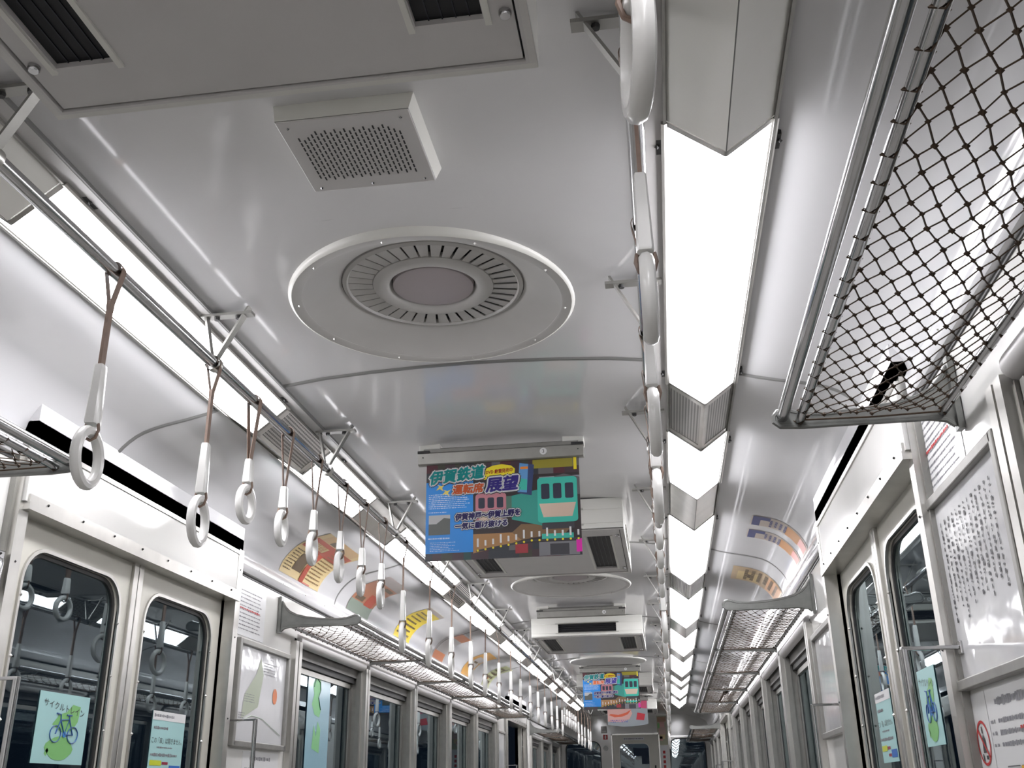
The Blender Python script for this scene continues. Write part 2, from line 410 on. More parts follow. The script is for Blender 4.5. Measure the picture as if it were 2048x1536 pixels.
# ------------------------------------------------------------------ windows
wn = 0
for s in (-1, 1):
    for a, b_ in BAYS:
        wn += 1
        W = thing('window_%d' % wn, (s*1.28, (a+b_)/2, WB), kind='structure')
        def wbx(n, m_, x0, x1, *q, **kw):
            b = MB(); b.box(s*x0, s*x1, *q); return b.build(n, m_, W, **kw)
        a2, b2 = a+.045, b_-.045
        wbx('reveal', M_aluw, 1.243, 1.345, a2-.01, a2+.012, WB, WT-.03); wbx('reveal', M_aluw, 1.243, 1.345, b2-.012, b2+.01, WB, WT-.03)
        # inner guide rails for the blind
        wbx('guide_rail', M_aluw, 1.235, 1.262, a2+.012, a2+.034, WB, .69); wbx('guide_rail', M_aluw, 1.235, 1.262, b2-.034, b2-.012, WB, .69)
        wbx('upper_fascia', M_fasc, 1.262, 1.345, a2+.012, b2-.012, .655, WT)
        wbx('fascia_step', M_gask, 1.275, 1.345, a2+.012, b2-.012, .625, .655)
        # sash
        wbx('sash_rail', M_alu, 1.292, 1.318, a2+.04, b2-.04, .595, .622)
        wbx('sash_stile', M_aluw, 1.292, 1.318, a2+.012, a2+.055, WB, .622); wbx('sash_stile', M_aluw, 1.292, 1.318, b2-.055, b2-.012, WB, .622)
        wbx('gasket', M_gask, 1.300, 1.312, a2+.055, a2+.062, WB, .595); wbx('gasket', M_gask, 1.300, 1.312, b2-.062, b2-.055, WB, .595)
        wbx('sill', M_alu, 1.22, 1.345, a2, b2, WB-.02, WB)
        wbx('pane', M_glass, 1.303, 1.307, a2+.06, b2-.06, WB, .597)
        # rounded moulding over the window
        c = MB(); n = 8
        c.extr([(1.243, .758)]+[(1.243-.030*math.sin(PI*i/n), .728+.030*math.cos(PI*i/n)) for i in range(n+1)]+[(1.243, .698)], lambda p, t_: (s*p[0], t_, p[1]), a2-.01, b2+.01)
        c.build('roll_moulding', M_ac, W, smooth=True)
    for y in [.68, 1.90]+POSTS+[13.86, 15.1, 16.3, 17.5]:
        tr = MB()
        for q in ((y-.045, y-.006), (y+.006, y+.045)): tr.box(s*1.212, s*1.30, q[0], q[1], WB, .715)
        tr.box(s*1.222, s*1.30, y-.006, y+.006, WB, .715)
        tr.box(s*1.235, s*1.30, y-.052, y-.045, WB, .70); tr.box(s*1.235, s*1.30, y+.045, y+.052, WB, .70)
        wp = new_trim((s*1.25, y, WB)); tr.build('post', M_alu, wp)

# ------------------------------------------------------------------ sliding doors
dn = 0
for s in (-1, 1):
    for a, b_ in DOORS:
        mid = (a+b_)/2
        for k, (p, q) in enumerate(((a, mid), (mid, b_)) if not (s < 0 and a > 5) else ((a-.60, mid-.60), (mid+.60, b_+.60))):   # the far left doors stand open
            dn += 1
            D = thing('door_%d' % dn, (s*1.27, (p+q)/2, -1), kind='structure')
            g0, g1 = (p+.085, q-.095) if k == 0 else (p+.09, q-.085)
            inner = rrect(g0, g1, -.30, .69, .10, 7)
            outer = outer_for(inner, p+.001, q-.001, -1.0, .785)
            b = MB(); ringplate(b, outer, inner, lambda P_, t_: (s*t_, P_[0], P_[1]), 1.252, 1.285); b.build('leaf_panel', M_door, D)
            i2 = rrect(g0+.014, g1-.014, -.286, .676, .09, 7); o2 = rrect(g0-.010, g1+.010, -.31, .70, .108, 7)
            b = MB(); ringplate(b, o2, inner, lambda P_, t_: (s*t_, P_[0], P_[1]), 1.245, 1.256); b.build('window_trim', M_alu, D, smooth=True)
            b = MB(); ringplate(b, inner, i2, lambda P_, t_: (s*t_, P_[0], P_[1]), 1.262, 1.275); b.build('window_gasket', M_gask, D, smooth=True)
            b = MB(); b.extr(rrect(g0+.004, g1-.004, -.296, .686, .09, 7), lambda P_, t_: (s*t_, P_[0], P_[1]), 1.267, 1.271); b.build('pane', M_glass, D)
            # metal meeting stile and outer edge
            e = q-.036 if k == 0 else p
            b = MB(); b.box(s*1.240, s*1.256, e+.003, e+.033, -1.0, .775); b.build('meeting_stile', M_alu, D, bevel=.002)
            c = MB(); hz = .56
            for hz in (.55, .38, .21, .04):
                for yy in (g0-.0, g1+.0): c.octa((s*1.245, yy, hz), .006)
            c.build('screw', M_alu, D, kind='stuff')
        # seat-end hand rails beside the door
        for yy, lab in ((a-.08, 'near'), (b_+.10, 'far')):
            side = 'left' if s < 0 else 'right'; which = 'first' if a < 5 else 'second'
            g = thing('grab_rail', (s*1.13, yy, -1), 'square-topped steel hand rail by the %s edge of the %s %s door' % (lab, which, side), 'hand rail')
            c = MB(); c.tube([(s*1.105, yy, .297), (s*1.105, yy, -.98)], .0095, 10)
            c.build('rail_tube', M_steel, g, smooth=True)
            c = MB(); c.box(s*1.098, s*1.236, yy-.008, yy+.008, .294, .303); c.build('top_bar', M_steel, g, bevel=.002)
            c = MB(); c.box(s*1.226, s*1.24, yy-.014, yy+.014, .282, .312); c.build('wall_flange', M_steel, g, bevel=.003)

# ------------------------------------------------------------------ light rows
LIT = [(-2.6, -1.9), (-1.4, -.2), (.05+.0, .62), (1.655, 3.02), (3.48, 4.14), (4.67, 6.03), (6.50, 7.74), (8.24, 9.45), (9.88, 11.2), (11.7, 12.27), (12.71, 13.88), (14.34, 15.53)]
def vsec(s, e=0):   # inner top, ridge, outer top
    return [(s*.626, 1.216), (s*.740, 1.127), (s*.843, 1.203)]
NUM = ['first', 'second', 'third', 'fourth', 'fifth', 'sixth', 'seventh', 'eighth', 'ninth', 'tenth', 'eleventh', 'twelfth', 'thirteenth', 'fourteenth', 'fifteenth', 'sixteenth', 'seventeenth', 'eighteenth']
ordn = ['', 'nearest', 'second', 'third', 'fourth', 'fifth', 'sixth', 'seventh', 'eighth', 'ninth', 'tenth', 'eleventh', 'twelfth']
gapk = {3.02: 'perf', 6.03: 'slat', 11.2: 'slat'}
def vshell(b, s, y0, y1, ins, dz, th=.004):
    """V-shaped sheet between insets"""
    A = (.626, 1.216); R_ = (.740, 1.127); B = (.843, 1.203)
    def lerp(p, q, t): return (p[0]+(q[0]-p[0])*t, p[1]+(q[1]-p[1])*t)
    a = lerp(A, R_, ins); c = lerp(B, R_, ins); k = .010
    r1 = lerp(A, R_, .965); r3 = lerp(B, R_, .96); r2 = (R_[0], R_[1]+.0015)
    low = [a, r1, r2, r3, c]; out = [(p[0], p[1]+dz) for p in low]+[(p[0], p[1]+dz+th) for p in low[::-1]]
    b.extr([(s*p[0], p[1]) for p in out], lambda p, t: (p[0], t, p[1]), y0, y1)
for s, side in ((-1, 'left'), (1, 'right')):
    k = 0
    prev = Y0+.2
    for a, b_ in LIT:
        vis = a > 1
        if vis: k += 1
        L = thing('ceiling_light', (s*.735, (a+b_)/2, 1.127), ('%s glowing V-shaped light panel of the %s ceiling row' % (ordn[k], side)) if vis else '%s V-shaped light panel of the %s ceiling row behind the near end' % ({-2.6: 'rearmost', -1.4: 'middle', .05: 'foremost'}[a], side), 'ceiling light', 'lit panels of the %s ceiling light row' % side)
        c = MB(); vshell(c, s, a+.006, b_-.006, .07, .004); c.build('diffuser', M_lamp, L, smooth=True)
        for yy in (a-.002, b_-.012):
            c = MB(); vshell(c, s, yy, yy+.014, 0, -.003, .008); c.build('end_trim', M_aluw, L)
        for x, z in ((.626, 1.216), (.843, 1.203)):
            d = 1 if x < .7 else -1
            c = MB(); c.extr([(s*(x-d*.004), z+.05), (s*(x-d*.004), z-.010), (s*(x+d*.002), z-.012), (s*(x+d*.010), z-.009), (s*(x+d*.004), z+.004), (s*(x+d*.004), z+.05)], lambda p, t: (p[0], t, p[1]), a, b_)
            c.build('side_trim', M_alu, L)
            for yy in ([a+.06, b_-.1] if b_-a > .7 else [a+.1]):
                c = MB(); c.box(s*(x-d*.004), s*(x-d*.014), yy, yy+.05, z-.004, z+.016); c.octa((s*(x-d*.012), yy+.02, z-.006), .006); c.build('latch', M_gask, L)
        # cover between this panel and the one before
        if a-prev > .1 and prev > Y0:
            kind = gapk.get(round(prev, 2), 'plain'); p0, p1 = prev+.004, a-.004
            if kind == 'plain':
                lab = 'plain grey metal cover before the %s light panel of the %s row' % (ordn[k] if vis else 'hidden', side) if vis else 'plain metal cover of the %s light row behind the near end, %s' % (side, {-2.6: 'rearmost', -1.4: 'middle', .05: 'foremost'}[a])
                G = thing('light_row_cover', (s*.735, (p0+p1)/2, 1.127), lab, 'cover')
                for h_ in (0, 1):
                    c = MB(); A = (.626, 1.216) if h_ == 0 else (.843, 1.203); R_ = (.740, 1.127); e = .0012*(1 if h_ == 0 else -1)
                    c.extr([(s*A[0], A[1]), (s*(R_[0]-e), R_[1]), (s*(R_[0]-e), R_[1]+.006), (s*A[0], A[1]+.006)], lambda p, t: (p[0], t, p[1]), p0, p1)
                    c.build('cover_plate', mat('cover_paint', (.86, .855, .81), .32, 0, mott=(6, .04)) if prev < 1 else M_alu, G)
                c = MB(); c.box(s*.7385, s*.7415, p0, p1, 1.1275, 1.134); c.build('ridge_seam', M_joint, G)
            else:
                lab = ('%s grille between the %s and %s lit panels of the %s row' % ('perforated' if kind == 'perf' else 'slatted', ordn[k-1], ordn[k], side))
                G = thing('speaker_grille', (s*.735, (p0+p1)/2, 1.127), lab, 'speaker grille')
                for h_ in (0, 1):
                    A = Vector(((.626, 1.216) if h_ == 0 else (.843, 1.203))); R_ = Vector((.740, 1.127)); W_ = (A-R_).length; ux = (A-R_)/W_
                    nn = Vector((-ux.y, ux.x)) if h_ == 0 else Vector((ux.y, -ux.x))
                    if nn.y > 0: nn = -nn
                    def P3(a_, n_): return (R_.x+ux.x*a_+nn.x*n_, R_.y+ux.y*a_+nn.y*n_)
                    c = MB(); bw = .014
                    for (a0, a1, y0, y1) in ((0, W_, p0, p0+.03), (0, W_, p1-.03, p1), (0, bw, p0, p1), (W_-bw, W_, p0, p1)):
                        q = [P3(a0, 0), P3(a1, 0), P3(a1, -.006), P3(a0, -.006)]
                        c.extr([(s*p[0], p[1]) for p in q], lambda p, t: (p[0], t, p[1]), y0, y1)
                    c.build('grille_frame', M_alu, G)
                    c = MB(); q = [P3(bw, -.003), P3(W_-bw, -.003), P3(W_-bw, -.006), P3(bw, -.006)]
                    c.extr([(s*p[0], p[1]) for p in q], lambda p, t: (p[0], t, p[1]), p0+.03, p1-.03)
                    c.build('grille_sheet', M_perf if kind == 'perf' else M_dark, G)
                    if kind == 'slat':
                        c = MB(); ny = 12
                        for i in range(ny):
                            t0 = bw+(W_-2*bw)*(i+.2)/ny; q = [P3(t0, 0), P3(t0+.005, 0), P3(t0+.005, -.004), P3(t0, -.004)]
                            c.extr([(s*p[0], p[1]) for p in q], lambda p, t: (p[0], t, p[1]), p0+.03, p1-.03)
                        c.build('slat_row', M_alu, G, kind='stuff')
        prev = b_
    # last cover strip up to the end of the row
    G = thing('light_row_cover', (s*.735, 15.6, 1.127), 'small metal end cap closing the far end of the %s ceiling light row' % side, 'cover')
    c = MB(); vshell(c, s, 15.535, 15.62, 0, 0, .01); c.build('cover_plate', M_alu, G)
    # flat flange between the ceiling sheets and the light row
    for x0, x1, zz, m_ in ((.590, .626, 1.2125, M_ac), (.584, .590, 1.213, M_joint)):
        c = MB(); c.box(s*x0, s*x1, Y0, 15.62, zz, zz+.012)
        c.build('strip', m_, new_trim((s*x0, 6.5, 1.2)))
    for x0, x1 in ((.626, .632), (.837, .843)):   # upstand that closes the fixture to the ceiling
        c = MB(); c.box(s*x0, s*x1, Y0, 15.62, 1.19 if x0 > .7 else 1.206, 1.235)
        c.build('strip', M_aluw, new_trim((s*x0, 6.5, 1.2)))

# ------------------------------------------------------------------ ceiling fans
def make_fan(y, label):
    F = thing('ceiling_fan', (0, y, 1.235), label, 'ventilator', 'round ventilators along the ceiling')
    c = MB(); c.lathe([(.391, 1.262), (.388, 1.243), (.383, 1.2365), (.3785, 1.2345), (.377, 1.2365), (.379, 1.262)], (0, y), 72, True); c.build('rim', M_acl, F, smooth=True)
    c = MB(); c.lathe([(.378, 1.2355), (.354, 1.2365), (.350, 1.240), (.356, 1.256), (.374, 1.262)], (0, y), 72, True); c.build('rim_flange', M_fan, F, smooth=True)
    c = MB(); c.lathe([(.353, 1.239), (.345, 1.245), (.30, 1.268), (.262, 1.290), (.25, 1.30)], (0, y), 72); c.build('cone', M_fan, F, smooth=True)
    c = MB(); c.lathe([(.001, 1.318), (.262, 1.318)], (0, y), 48); c.build('backing', mat('fan_shadow', (.05, .048, .045), .6), F)
    c = MB(); c.lathe([(.252, 1.312), (.247, 1.296), (.236, 1.292), (.232, 1.297), (.232, 1.312)], (0, y), 72, True); c.build('outer_ring', M_fan, F, smooth=True)
    c = MB(); c.lathe([(.168, 1.312), (.165, 1.296), (.155, 1.289), (.138, 1.287), (.124, 1.291), (.116, 1.302), (.114, 1.314)], (0, y), 60, True); c.build('hub_ring', M_fan, F, smooth=True)
    c = MB(); c.lathe([(.0005, 1.293), (.10, 1.293), (.110, 1.296), (.112, 1.31)], (0, y), 48); c.build('hub_disc', mat('hub_disc', (.40, .36, .37), .5), F, smooth=True)
    c = MB()
    for k in range(10):
        a = 2*PI*(k+.3)/10; c.octa((.361*math.cos(a), y+.361*math.sin(a), 1.236), .0045)
    c.build('screw', M_alu, F, kind='stuff')
    n = 38; fm = None
    for k in range(n):
        a = 2*PI*k/n
        if fm is None:
            c = MB(); w0, w1 = .0106, .0160
            c.add([(.166, y-w0, 1.297), (.234, y-w1, 1.297), (.234, y+w1, 1.299), (.166, y+w0, 1.299),
                   (.166, y-w0, 1.300), (.234, y-w1, 1.300), (.234, y+w1, 1.302), (.166, y+w0, 1.302)],
                  [(0, 3, 2, 1), (4, 5, 6, 7), (0, 1, 5, 4), (1, 2, 6, 5), (2, 3, 7, 6), (3, 0, 4, 7)])
            fm = c.build('louvre_blade', M_fan, F); o = fm
        else:
            o = fm.copy(); COL.objects.link(o); o.parent = F
        o.rotation_euler = (0, 0, a)
    return F
F1 = make_fan(FANS[0], 'large round ceiling ventilator with radial louvres, the nearest one')
for i, fy in enumerate(FANS[1:]):
    copy_tree(F1, (0, fy, 1.235), label=['round ceiling ventilator seen edge-on beyond the second overhead air unit', 'round ceiling ventilator just beyond the third overhead air unit', 'round ceiling ventilator hidden near the far end of the car'][i])

# ------------------------------------------------------------------ overhead air units
def make_unit(y0, label):
    y1 = y0+.98; hb = 1.097; A = thing('air_unit', (0, y0, hb), label, 'air conditioner', 'box-shaped air units under the ceiling')
    X0 = .42; ht = 1.243
    # front, back and sides; front has a slot
    c = MB(); c.box(-X0, X0, y0, y0+.012, hb, 1.128); c.box(-X0, X0, y0, y0+.012, 1.192, ht); c.box(-X0, -.215, y0, y0+.012, 1.128, 1.192); c.box(.222, X0, y0, y0+.012, 1.128, 1.192)
    c.build('front_panel', M_acl, A, bevel=.002)
    c = MB(); c.box(-.235, .242, y0-.007, y0+.002, 1.121, 1.128); c.box(-.235, .242, y0-.007, y0+.002, 1.192, 1.199); c.build('outlet_lip', M_alu, A)
    c = MB(); c.box(-.22, .23, y0+.03, y0+.04, 1.12, 1.2); c.build('outlet_cavity', M_dark, A)
    for i in range(3):
        z = 1.144+.016*i; c = MB(); c.box(-.216, .224, y0+.008, y0+.02, z, z+.002); c.build('outlet_slat', M_bar, A)
    box('rear_panel', M_acl, A, -X0, X0, y1-.012, y1, hb, ht)
    for s in (-1, 1):
        c = MB(); c.box(s*(X0-.012), s*X0, y0+.012, y1-.012, hb, 1.13); c.box(s*(X0-.012), s*X0, y0+.012, y1-.012, 1.20, ht)
        c.box(s*(X0-.012), s*X0, y0+.012, y0+.3, 1.13, 1.20); c.box(s*(X0-.012), s*X0, y1-.3, y1-.012, 1.13, 1.20); c.build('side_panel', M_acl, A)
        c = MB(); c.box(s*(X0-.03), s*(X0-.024), y0+.3, y1-.3, 1.12, 1.21); c.build('side_cavity', M_dark, A)
        for i in range(4):
            z = 1.140+.014*i; c = MB(); c.box(s*(X0-.014), s*(X0+.004), y0+.28, y1-.28, z, z+.003); c.build('side_slat', M_alu, A)
    # underside: border lip and recessed sheet with two outlets
    c = MB(); z0, z1 = hb, hb+.008
    c.box(-X0, X0, y0, y0+.018, z0, z1); c.box(-X0, X0, y1-.018, y1, z0, z1); c.box(-X0, -X0+.018, y0+.018, y1-.018, z0, z1); c.box(X0-.018, X0, y0+.018, y1-.018, z0, z1)
    c.build('bottom_rim', M_ac, A)
    g = [(-.353, -.252), (.243, .350)]; ga, gb = y0+.14, y0+.86; z0, z1 = hb+.004, hb+.014; Xi = X0-.022
    c = MB(); c.box(-Xi, Xi, y0+.022, ga, z0, z1); c.box(-Xi, Xi, gb, y1-.022, z0, z1)
    c.box(-Xi, g[0][0], ga, gb, z0, z1); c.box(g[0][1], g[1][0], ga, gb, z0, z1); c.box(g[1][1], Xi, ga, gb, z0, z1)
    c.build('underside_panel', M_ac, A)
    c = MB(); c.box(-X0+.014, X0-.014, y0+.014, y1-.014, hb+.0145, hb+.0155); c.build('panel_gap', M_dark, A)
    for a, b_ in g:
        c = MB(); c.box(a-.002, b_+.002, ga-.002, gb+.002, hb+.034, hb+.036); c.build('grille_cavity', M_dark, A)
        c = MB(); c.box(a-.012, a-.002, ga-.01, gb+.01, hb-.001, hb+.005); c.box(b_+.002, b_+.012, ga-.01, gb+.01, hb-.001, hb+.005); c.build('grille_trim', M_acl, A)
        for i in range(4):
            x = a+(b_-a)*(i+1)/5; c = MB(); c.box(x-.001, x+.001, ga, gb, hb+.012, hb+.026); c.build('grille_bar', M_bar, A)
    for kx, ky in ((.385, y1-.13), (-.385, y1-.13), (.385, y0+.13), (-.385, y0+.13)):
        c = MB(); c.lathe([(.0001, hb-.006), (.008, hb-.006), (.010, hb-.002), (.010, hb+.006)], (kx, ky), 14); c.build('knob', M_steel, A, smooth=True)
    return A
A1 = make_unit(.34, 'grey box air unit overhead nearest of all, two dark grilles below')
UN = [(4.45, 'box air unit under the ceiling right behind the first hanging poster'), (7.735, 'box air unit with a long dark front slot in mid-car'),
      (11.70, 'box air unit partly hidden behind the second hanging poster'), (15.1, 'farthest box air unit, white front showing beside the second poster')]
for y, lab in UN: copy_tree(A1, (0, y, 1.097), label=lab)

# ------------------------------------------------------------------ square vent box
V = thing('vent_box', (.018, 1.643, 1.205), 'small square ceiling grille box with rows of short slots', 'vent')
vx0, vx1, vy0, vy1 = -.114, .150, 1.523, 1.765
c = MB(); hb = 1.205
tp = [(-.127, 1.54), (.155, 1.54), (.155, 1.80), (-.127, 1.80)]; bt = [(vx0, vy0), (vx1, vy0), (vx1, vy1), (vx0, vy1)]
c.add([(x, y, cz(x)+.003) for x, y in tp]+[(x, y, hb) for x, y in bt], [(0, 1, 5, 4), (1, 2, 6, 5), (2, 3, 7, 6), (3, 0, 4, 7)]); c.build('casing', M_acl, V)
c = MB(); c.box(vx0, vx1, vy0, vy1, hb-.004, hb); c.build('face_plate', M_ac, V, bevel=.002)
c = MB(); nx, ny = 22, 10
for i in range(nx):
    for j in range(ny):
        x = vx0+.030+(vx1-vx0-.062)*i/(nx-1); y = vy0+.036+(vy1-vy0-.088)*(j+(i % 2)*.5)/(ny-.5)
        if (i < 3 or i > nx-3) and (j < 1): continue
        c.box(x-.0016, x+.0016, y, y+.0115, hb-.0046, hb-.003)
c.build('slot_pattern', M_dark, V, kind='stuff')
c = MB()
for x, y in ((vx0+.02, vy0+.02), (vx1-.02, vy0+.02), (vx0+.02, vy1-.015), (vx1-.02, vy1-.015), (.018, vy1-.015)): c.octa((x, y, hb-.005), .0035)
c.build('screw', M_steel, V, kind='stuff')

# ------------------------------------------------------------------ strap rails, brackets
for s, side in ((-1, 'left'), (1, 'right')):
    R_ = thing('strap_rail', (s*.57, 6.5, 1.07), 'long steel strap rail running down the %s side under the lights' % side, 'rail')
    c = MB(); c.tube([(s*.57, Y0+.4, 1.07), (s*.57, 15.9, 1.07), (s*.57, 15.99, 1.075), (s*.57, 16.05, 1.10), (s*.57, 16.07, 1.14), (s*.57, 16.07, 1.222)], .0155, 14); c.build('rail_tube', M_steel, R_, smooth=True)
BR = None; bi = 0
for s, side in ((-1, 'left'), (1, 'right')):
    yy = -.55; bi = 0
    proto = None
    while yy < 15.9:
        vis = yy > 1.2
        if vis: bi += 1
        lab = ('%s flat triangular bracket of the %s strap rail, counted from the near end' % (NUM[bi-1], side)) if vis else ('%s unseen triangular bracket of the %s strap rail, before the near end' % (['lowest', 'middle', 'upper', 'last'][int((yy+.6)/.95)], side))
        if proto is None:
            B = thing('rail_bracket', (s*.57, yy, 1.07), lab, 'bracket', 'triangular brackets of the strap rails')
            x0, x1 = .485, .605
            c = MB()
            for (pa, pb) in (((x0, 1.230), (.562, 1.088)), ((x1, 1.213), (.578, 1.088))):
                c.extr([(-.011, 0), (.011, 0), (.011, 1), (-.011, 1)], lambda p, t, pa=pa, pb=pb: (s*((pa[0] if p[1] else pb[0])+(t)), yy+p[0], (pa[1] if p[1] else pb[1])), -.003, .003)
            c.build('bracket_arm', M_aluw, B)
            c = MB(); c.box(s*(x0-.012), s*(x1+.012), yy-.013, yy+.013, 1.206, 1.214); c.build('ceiling_plate', M_aluw, B)
            for xx in (x0+.03, x1-.03):
                c = MB(); c.lathe([(.0001, 1.198), (.007, 1.198), (.008, 1.207)], (s*xx, yy), 8); c.build('bolt', M_gask, B)
            c = MB(); c.lathe([(.0, 0)], (0, 0), 3) if False else None
            pts = [(s*.57+.0205*math.cos(a), yy-.014, 1.07+.0205*math.sin(a)) for a in [2*PI*k/16 for k in range(16)]]
            n = 16; vs = pts+[(p[0], yy+.014, p[2]) for p in pts]
            c.add(vs, [(i, (i+1) % n, n+(i+1) % n, n+i) for i in range(n)]); c.build('clamp_sleeve', M_alu, B, smooth=True)
            proto = B
        else: copy_tree(proto, (s*.57, yy, 1.07), label=lab)
        yy += .9553 if yy < 1.3 or True else 0

# ------------------------------------------------------------------ hand straps
def make_strap(x, y, long, label, group):
    zt = 1.07; gt, gb, rb = (.847, .715, .578) if long else (.893, .825, .706)
    S = thing('hand_strap', (x, y, zt), label, 'hand strap', group)
    ro = (gb-.004-rb)/2; rt = .0115; rc = ro-rt; zc = rb+ro
    c = MB(); c.tube([(x, y+rc*math.cos(a), zc+rc*math.sin(a)) for a in [2*PI*k/28 for k in range(28)]], rt, 9, True); c.build('ring', M_plas, S, smooth=True)
    # grip: flattened, slightly widening downward
    hw = .017 if long else .017; c = MB()
    def sec(z, w_, d_): return [(x+a*d_, y+b*w_, z) for a, b in ((-.75, -1), (.75, -1), (1, -.75), (1, .75), (.75, 1), (-.75, 1), (-1, .75), (-1, -.75))]
    zs = [(gt, .0125, .0085), (gt-.004, .0135, .0095), (gb+.004, hw+.0015 if long else .0165, .0125), (gb, hw, .0115)]
    vs = []; [vs.extend(sec(*q)) for q in zs]; n = 8
    fs = [(i*n+k, i*n+(k+1) % n, (i+1)*n+(k+1) % n, (i+1)*n+k) for i in range(3) for k in range(n)]+[tuple(range(n))[::-1], tuple(range(3*n, 4*n))]
    c.add(vs, fs); c.build('grip', M_plas, S, smooth=True)
    # webbing belt round the rail
    wv = .011; tb = .0016; rr = .0185; c = MB()
    jn = zt-.075 if long else gt+.01
    path = [(x+.0022, jn-.02 if long else gt), (x+.003, jn)]
    path += [(x+rr*math.cos(a), zt+rr*math.sin(a)) for a in [math.radians(-20+220*k/10) for k in range(11)]]
    path += [(x-.003, jn), (x-.0022, jn-.02 if long else gt)]
    for p, q in zip(path, path[1:]):
        d = Vector((q[0]-p[0], q[1]-p[1])); nn = Vector((-d.y, d.x)).normalized()*tb
        c.add([(p[0], y-wv, p[1]), (q[0], y-wv, q[1]), (q[0], y+wv, q[1]), (p[0], y+wv, p[1]), (p[0]-nn.x, y-wv, p[1]-nn.y), (q[0]-nn.x, y-wv, q[1]-nn.y), (q[0]-nn.x, y+wv, q[1]-nn.y), (p[0]-nn.x, y+wv, p[1]-nn.y)],
              [(0, 1, 2, 3), (7, 6, 5, 4), (0, 4, 5, 1), (2, 6, 7, 3)])
    if long: c.box(x-.0032, x+.0032, y-.0105, y+.0105, gt-.002, jn)
    c.build('belt', M_belt, S); c = MB()
    c.tube([(x-.012, y, gb+.002), (x-.0145, y, gb-.012), (x-.010, y, gb-.028), (x, y, gb-.034), (x+.010, y, gb-.028), (x+.0145, y, gb-.012), (x+.012, y, gb+.002)], .0035, 6)
    c.build('ring_loop', M_belt, S, smooth=True)
    return S
LONG = [.77, 1.285, 1.80, 2.32]+[4.38+.544*k for k in range(14)]+[13.51+.54*k for k in range(5)]
SHORT = [2.60, 2.88, 3.165, 3.46, 3.735, 4.02]+[11.74+.284*k for k in range(6)]
allst = sorted([(y, 1) for y in LONG]+[(y, 0) for y in SHORT])
for s, side in ((-1, 'left'), (1, 'right')):
    PL = PS = None; nl = 0
    for y, lg in allst:
        if s < 0 and y < 1.7: continue
        nl += 1
        zone = 0 if y < 2.5 else 1 if y < 4.1 else 2 if y < 11.6 else 3 if y < 13.3 else 4
        zi = len([1 for yy_, l_ in allst if (0 if yy_ < 2.5 else 1 if yy_ < 4.1 else 2 if yy_ < 11.6 else 3 if yy_ < 13.3 else 4) == zone and yy_ < y and not (s < 0 and yy_ < 1.7)])
        lab = ('%s ' % NUM[zi])+['long-grip ring strap on the %s rail before the first doors', 'short-grip ring strap at the first %s doors, counted from the near end', 'long-grip ring strap over the middle %s seats, counted from the near end', 'short-grip ring strap at the second %s doors, counted from the near end', 'long-grip ring strap on the %s rail beyond the second doors'][zone] % side
        grp = ('long' if lg else 'short')+' hand straps of the %s rail' % side
        x = s*.57
        if lg and PL is None:
            PL = make_strap(x, y, 1, lab, grp)
            PL.rotation_euler.z = .13
        elif not lg and PS is None: PS = make_strap(x, y, 0, lab, grp)
        else:
            o = copy_tree(PL if lg else PS, (x, y, 1.07), label=lab)
            o.rotation_euler = (random.uniform(-.02, .02), random.uniform(-.015, .015), random.uniform(-.05, .05)) if y > 4.1 else (0, 0, 0)
            if s < 0: o.rotation_euler.z += .13

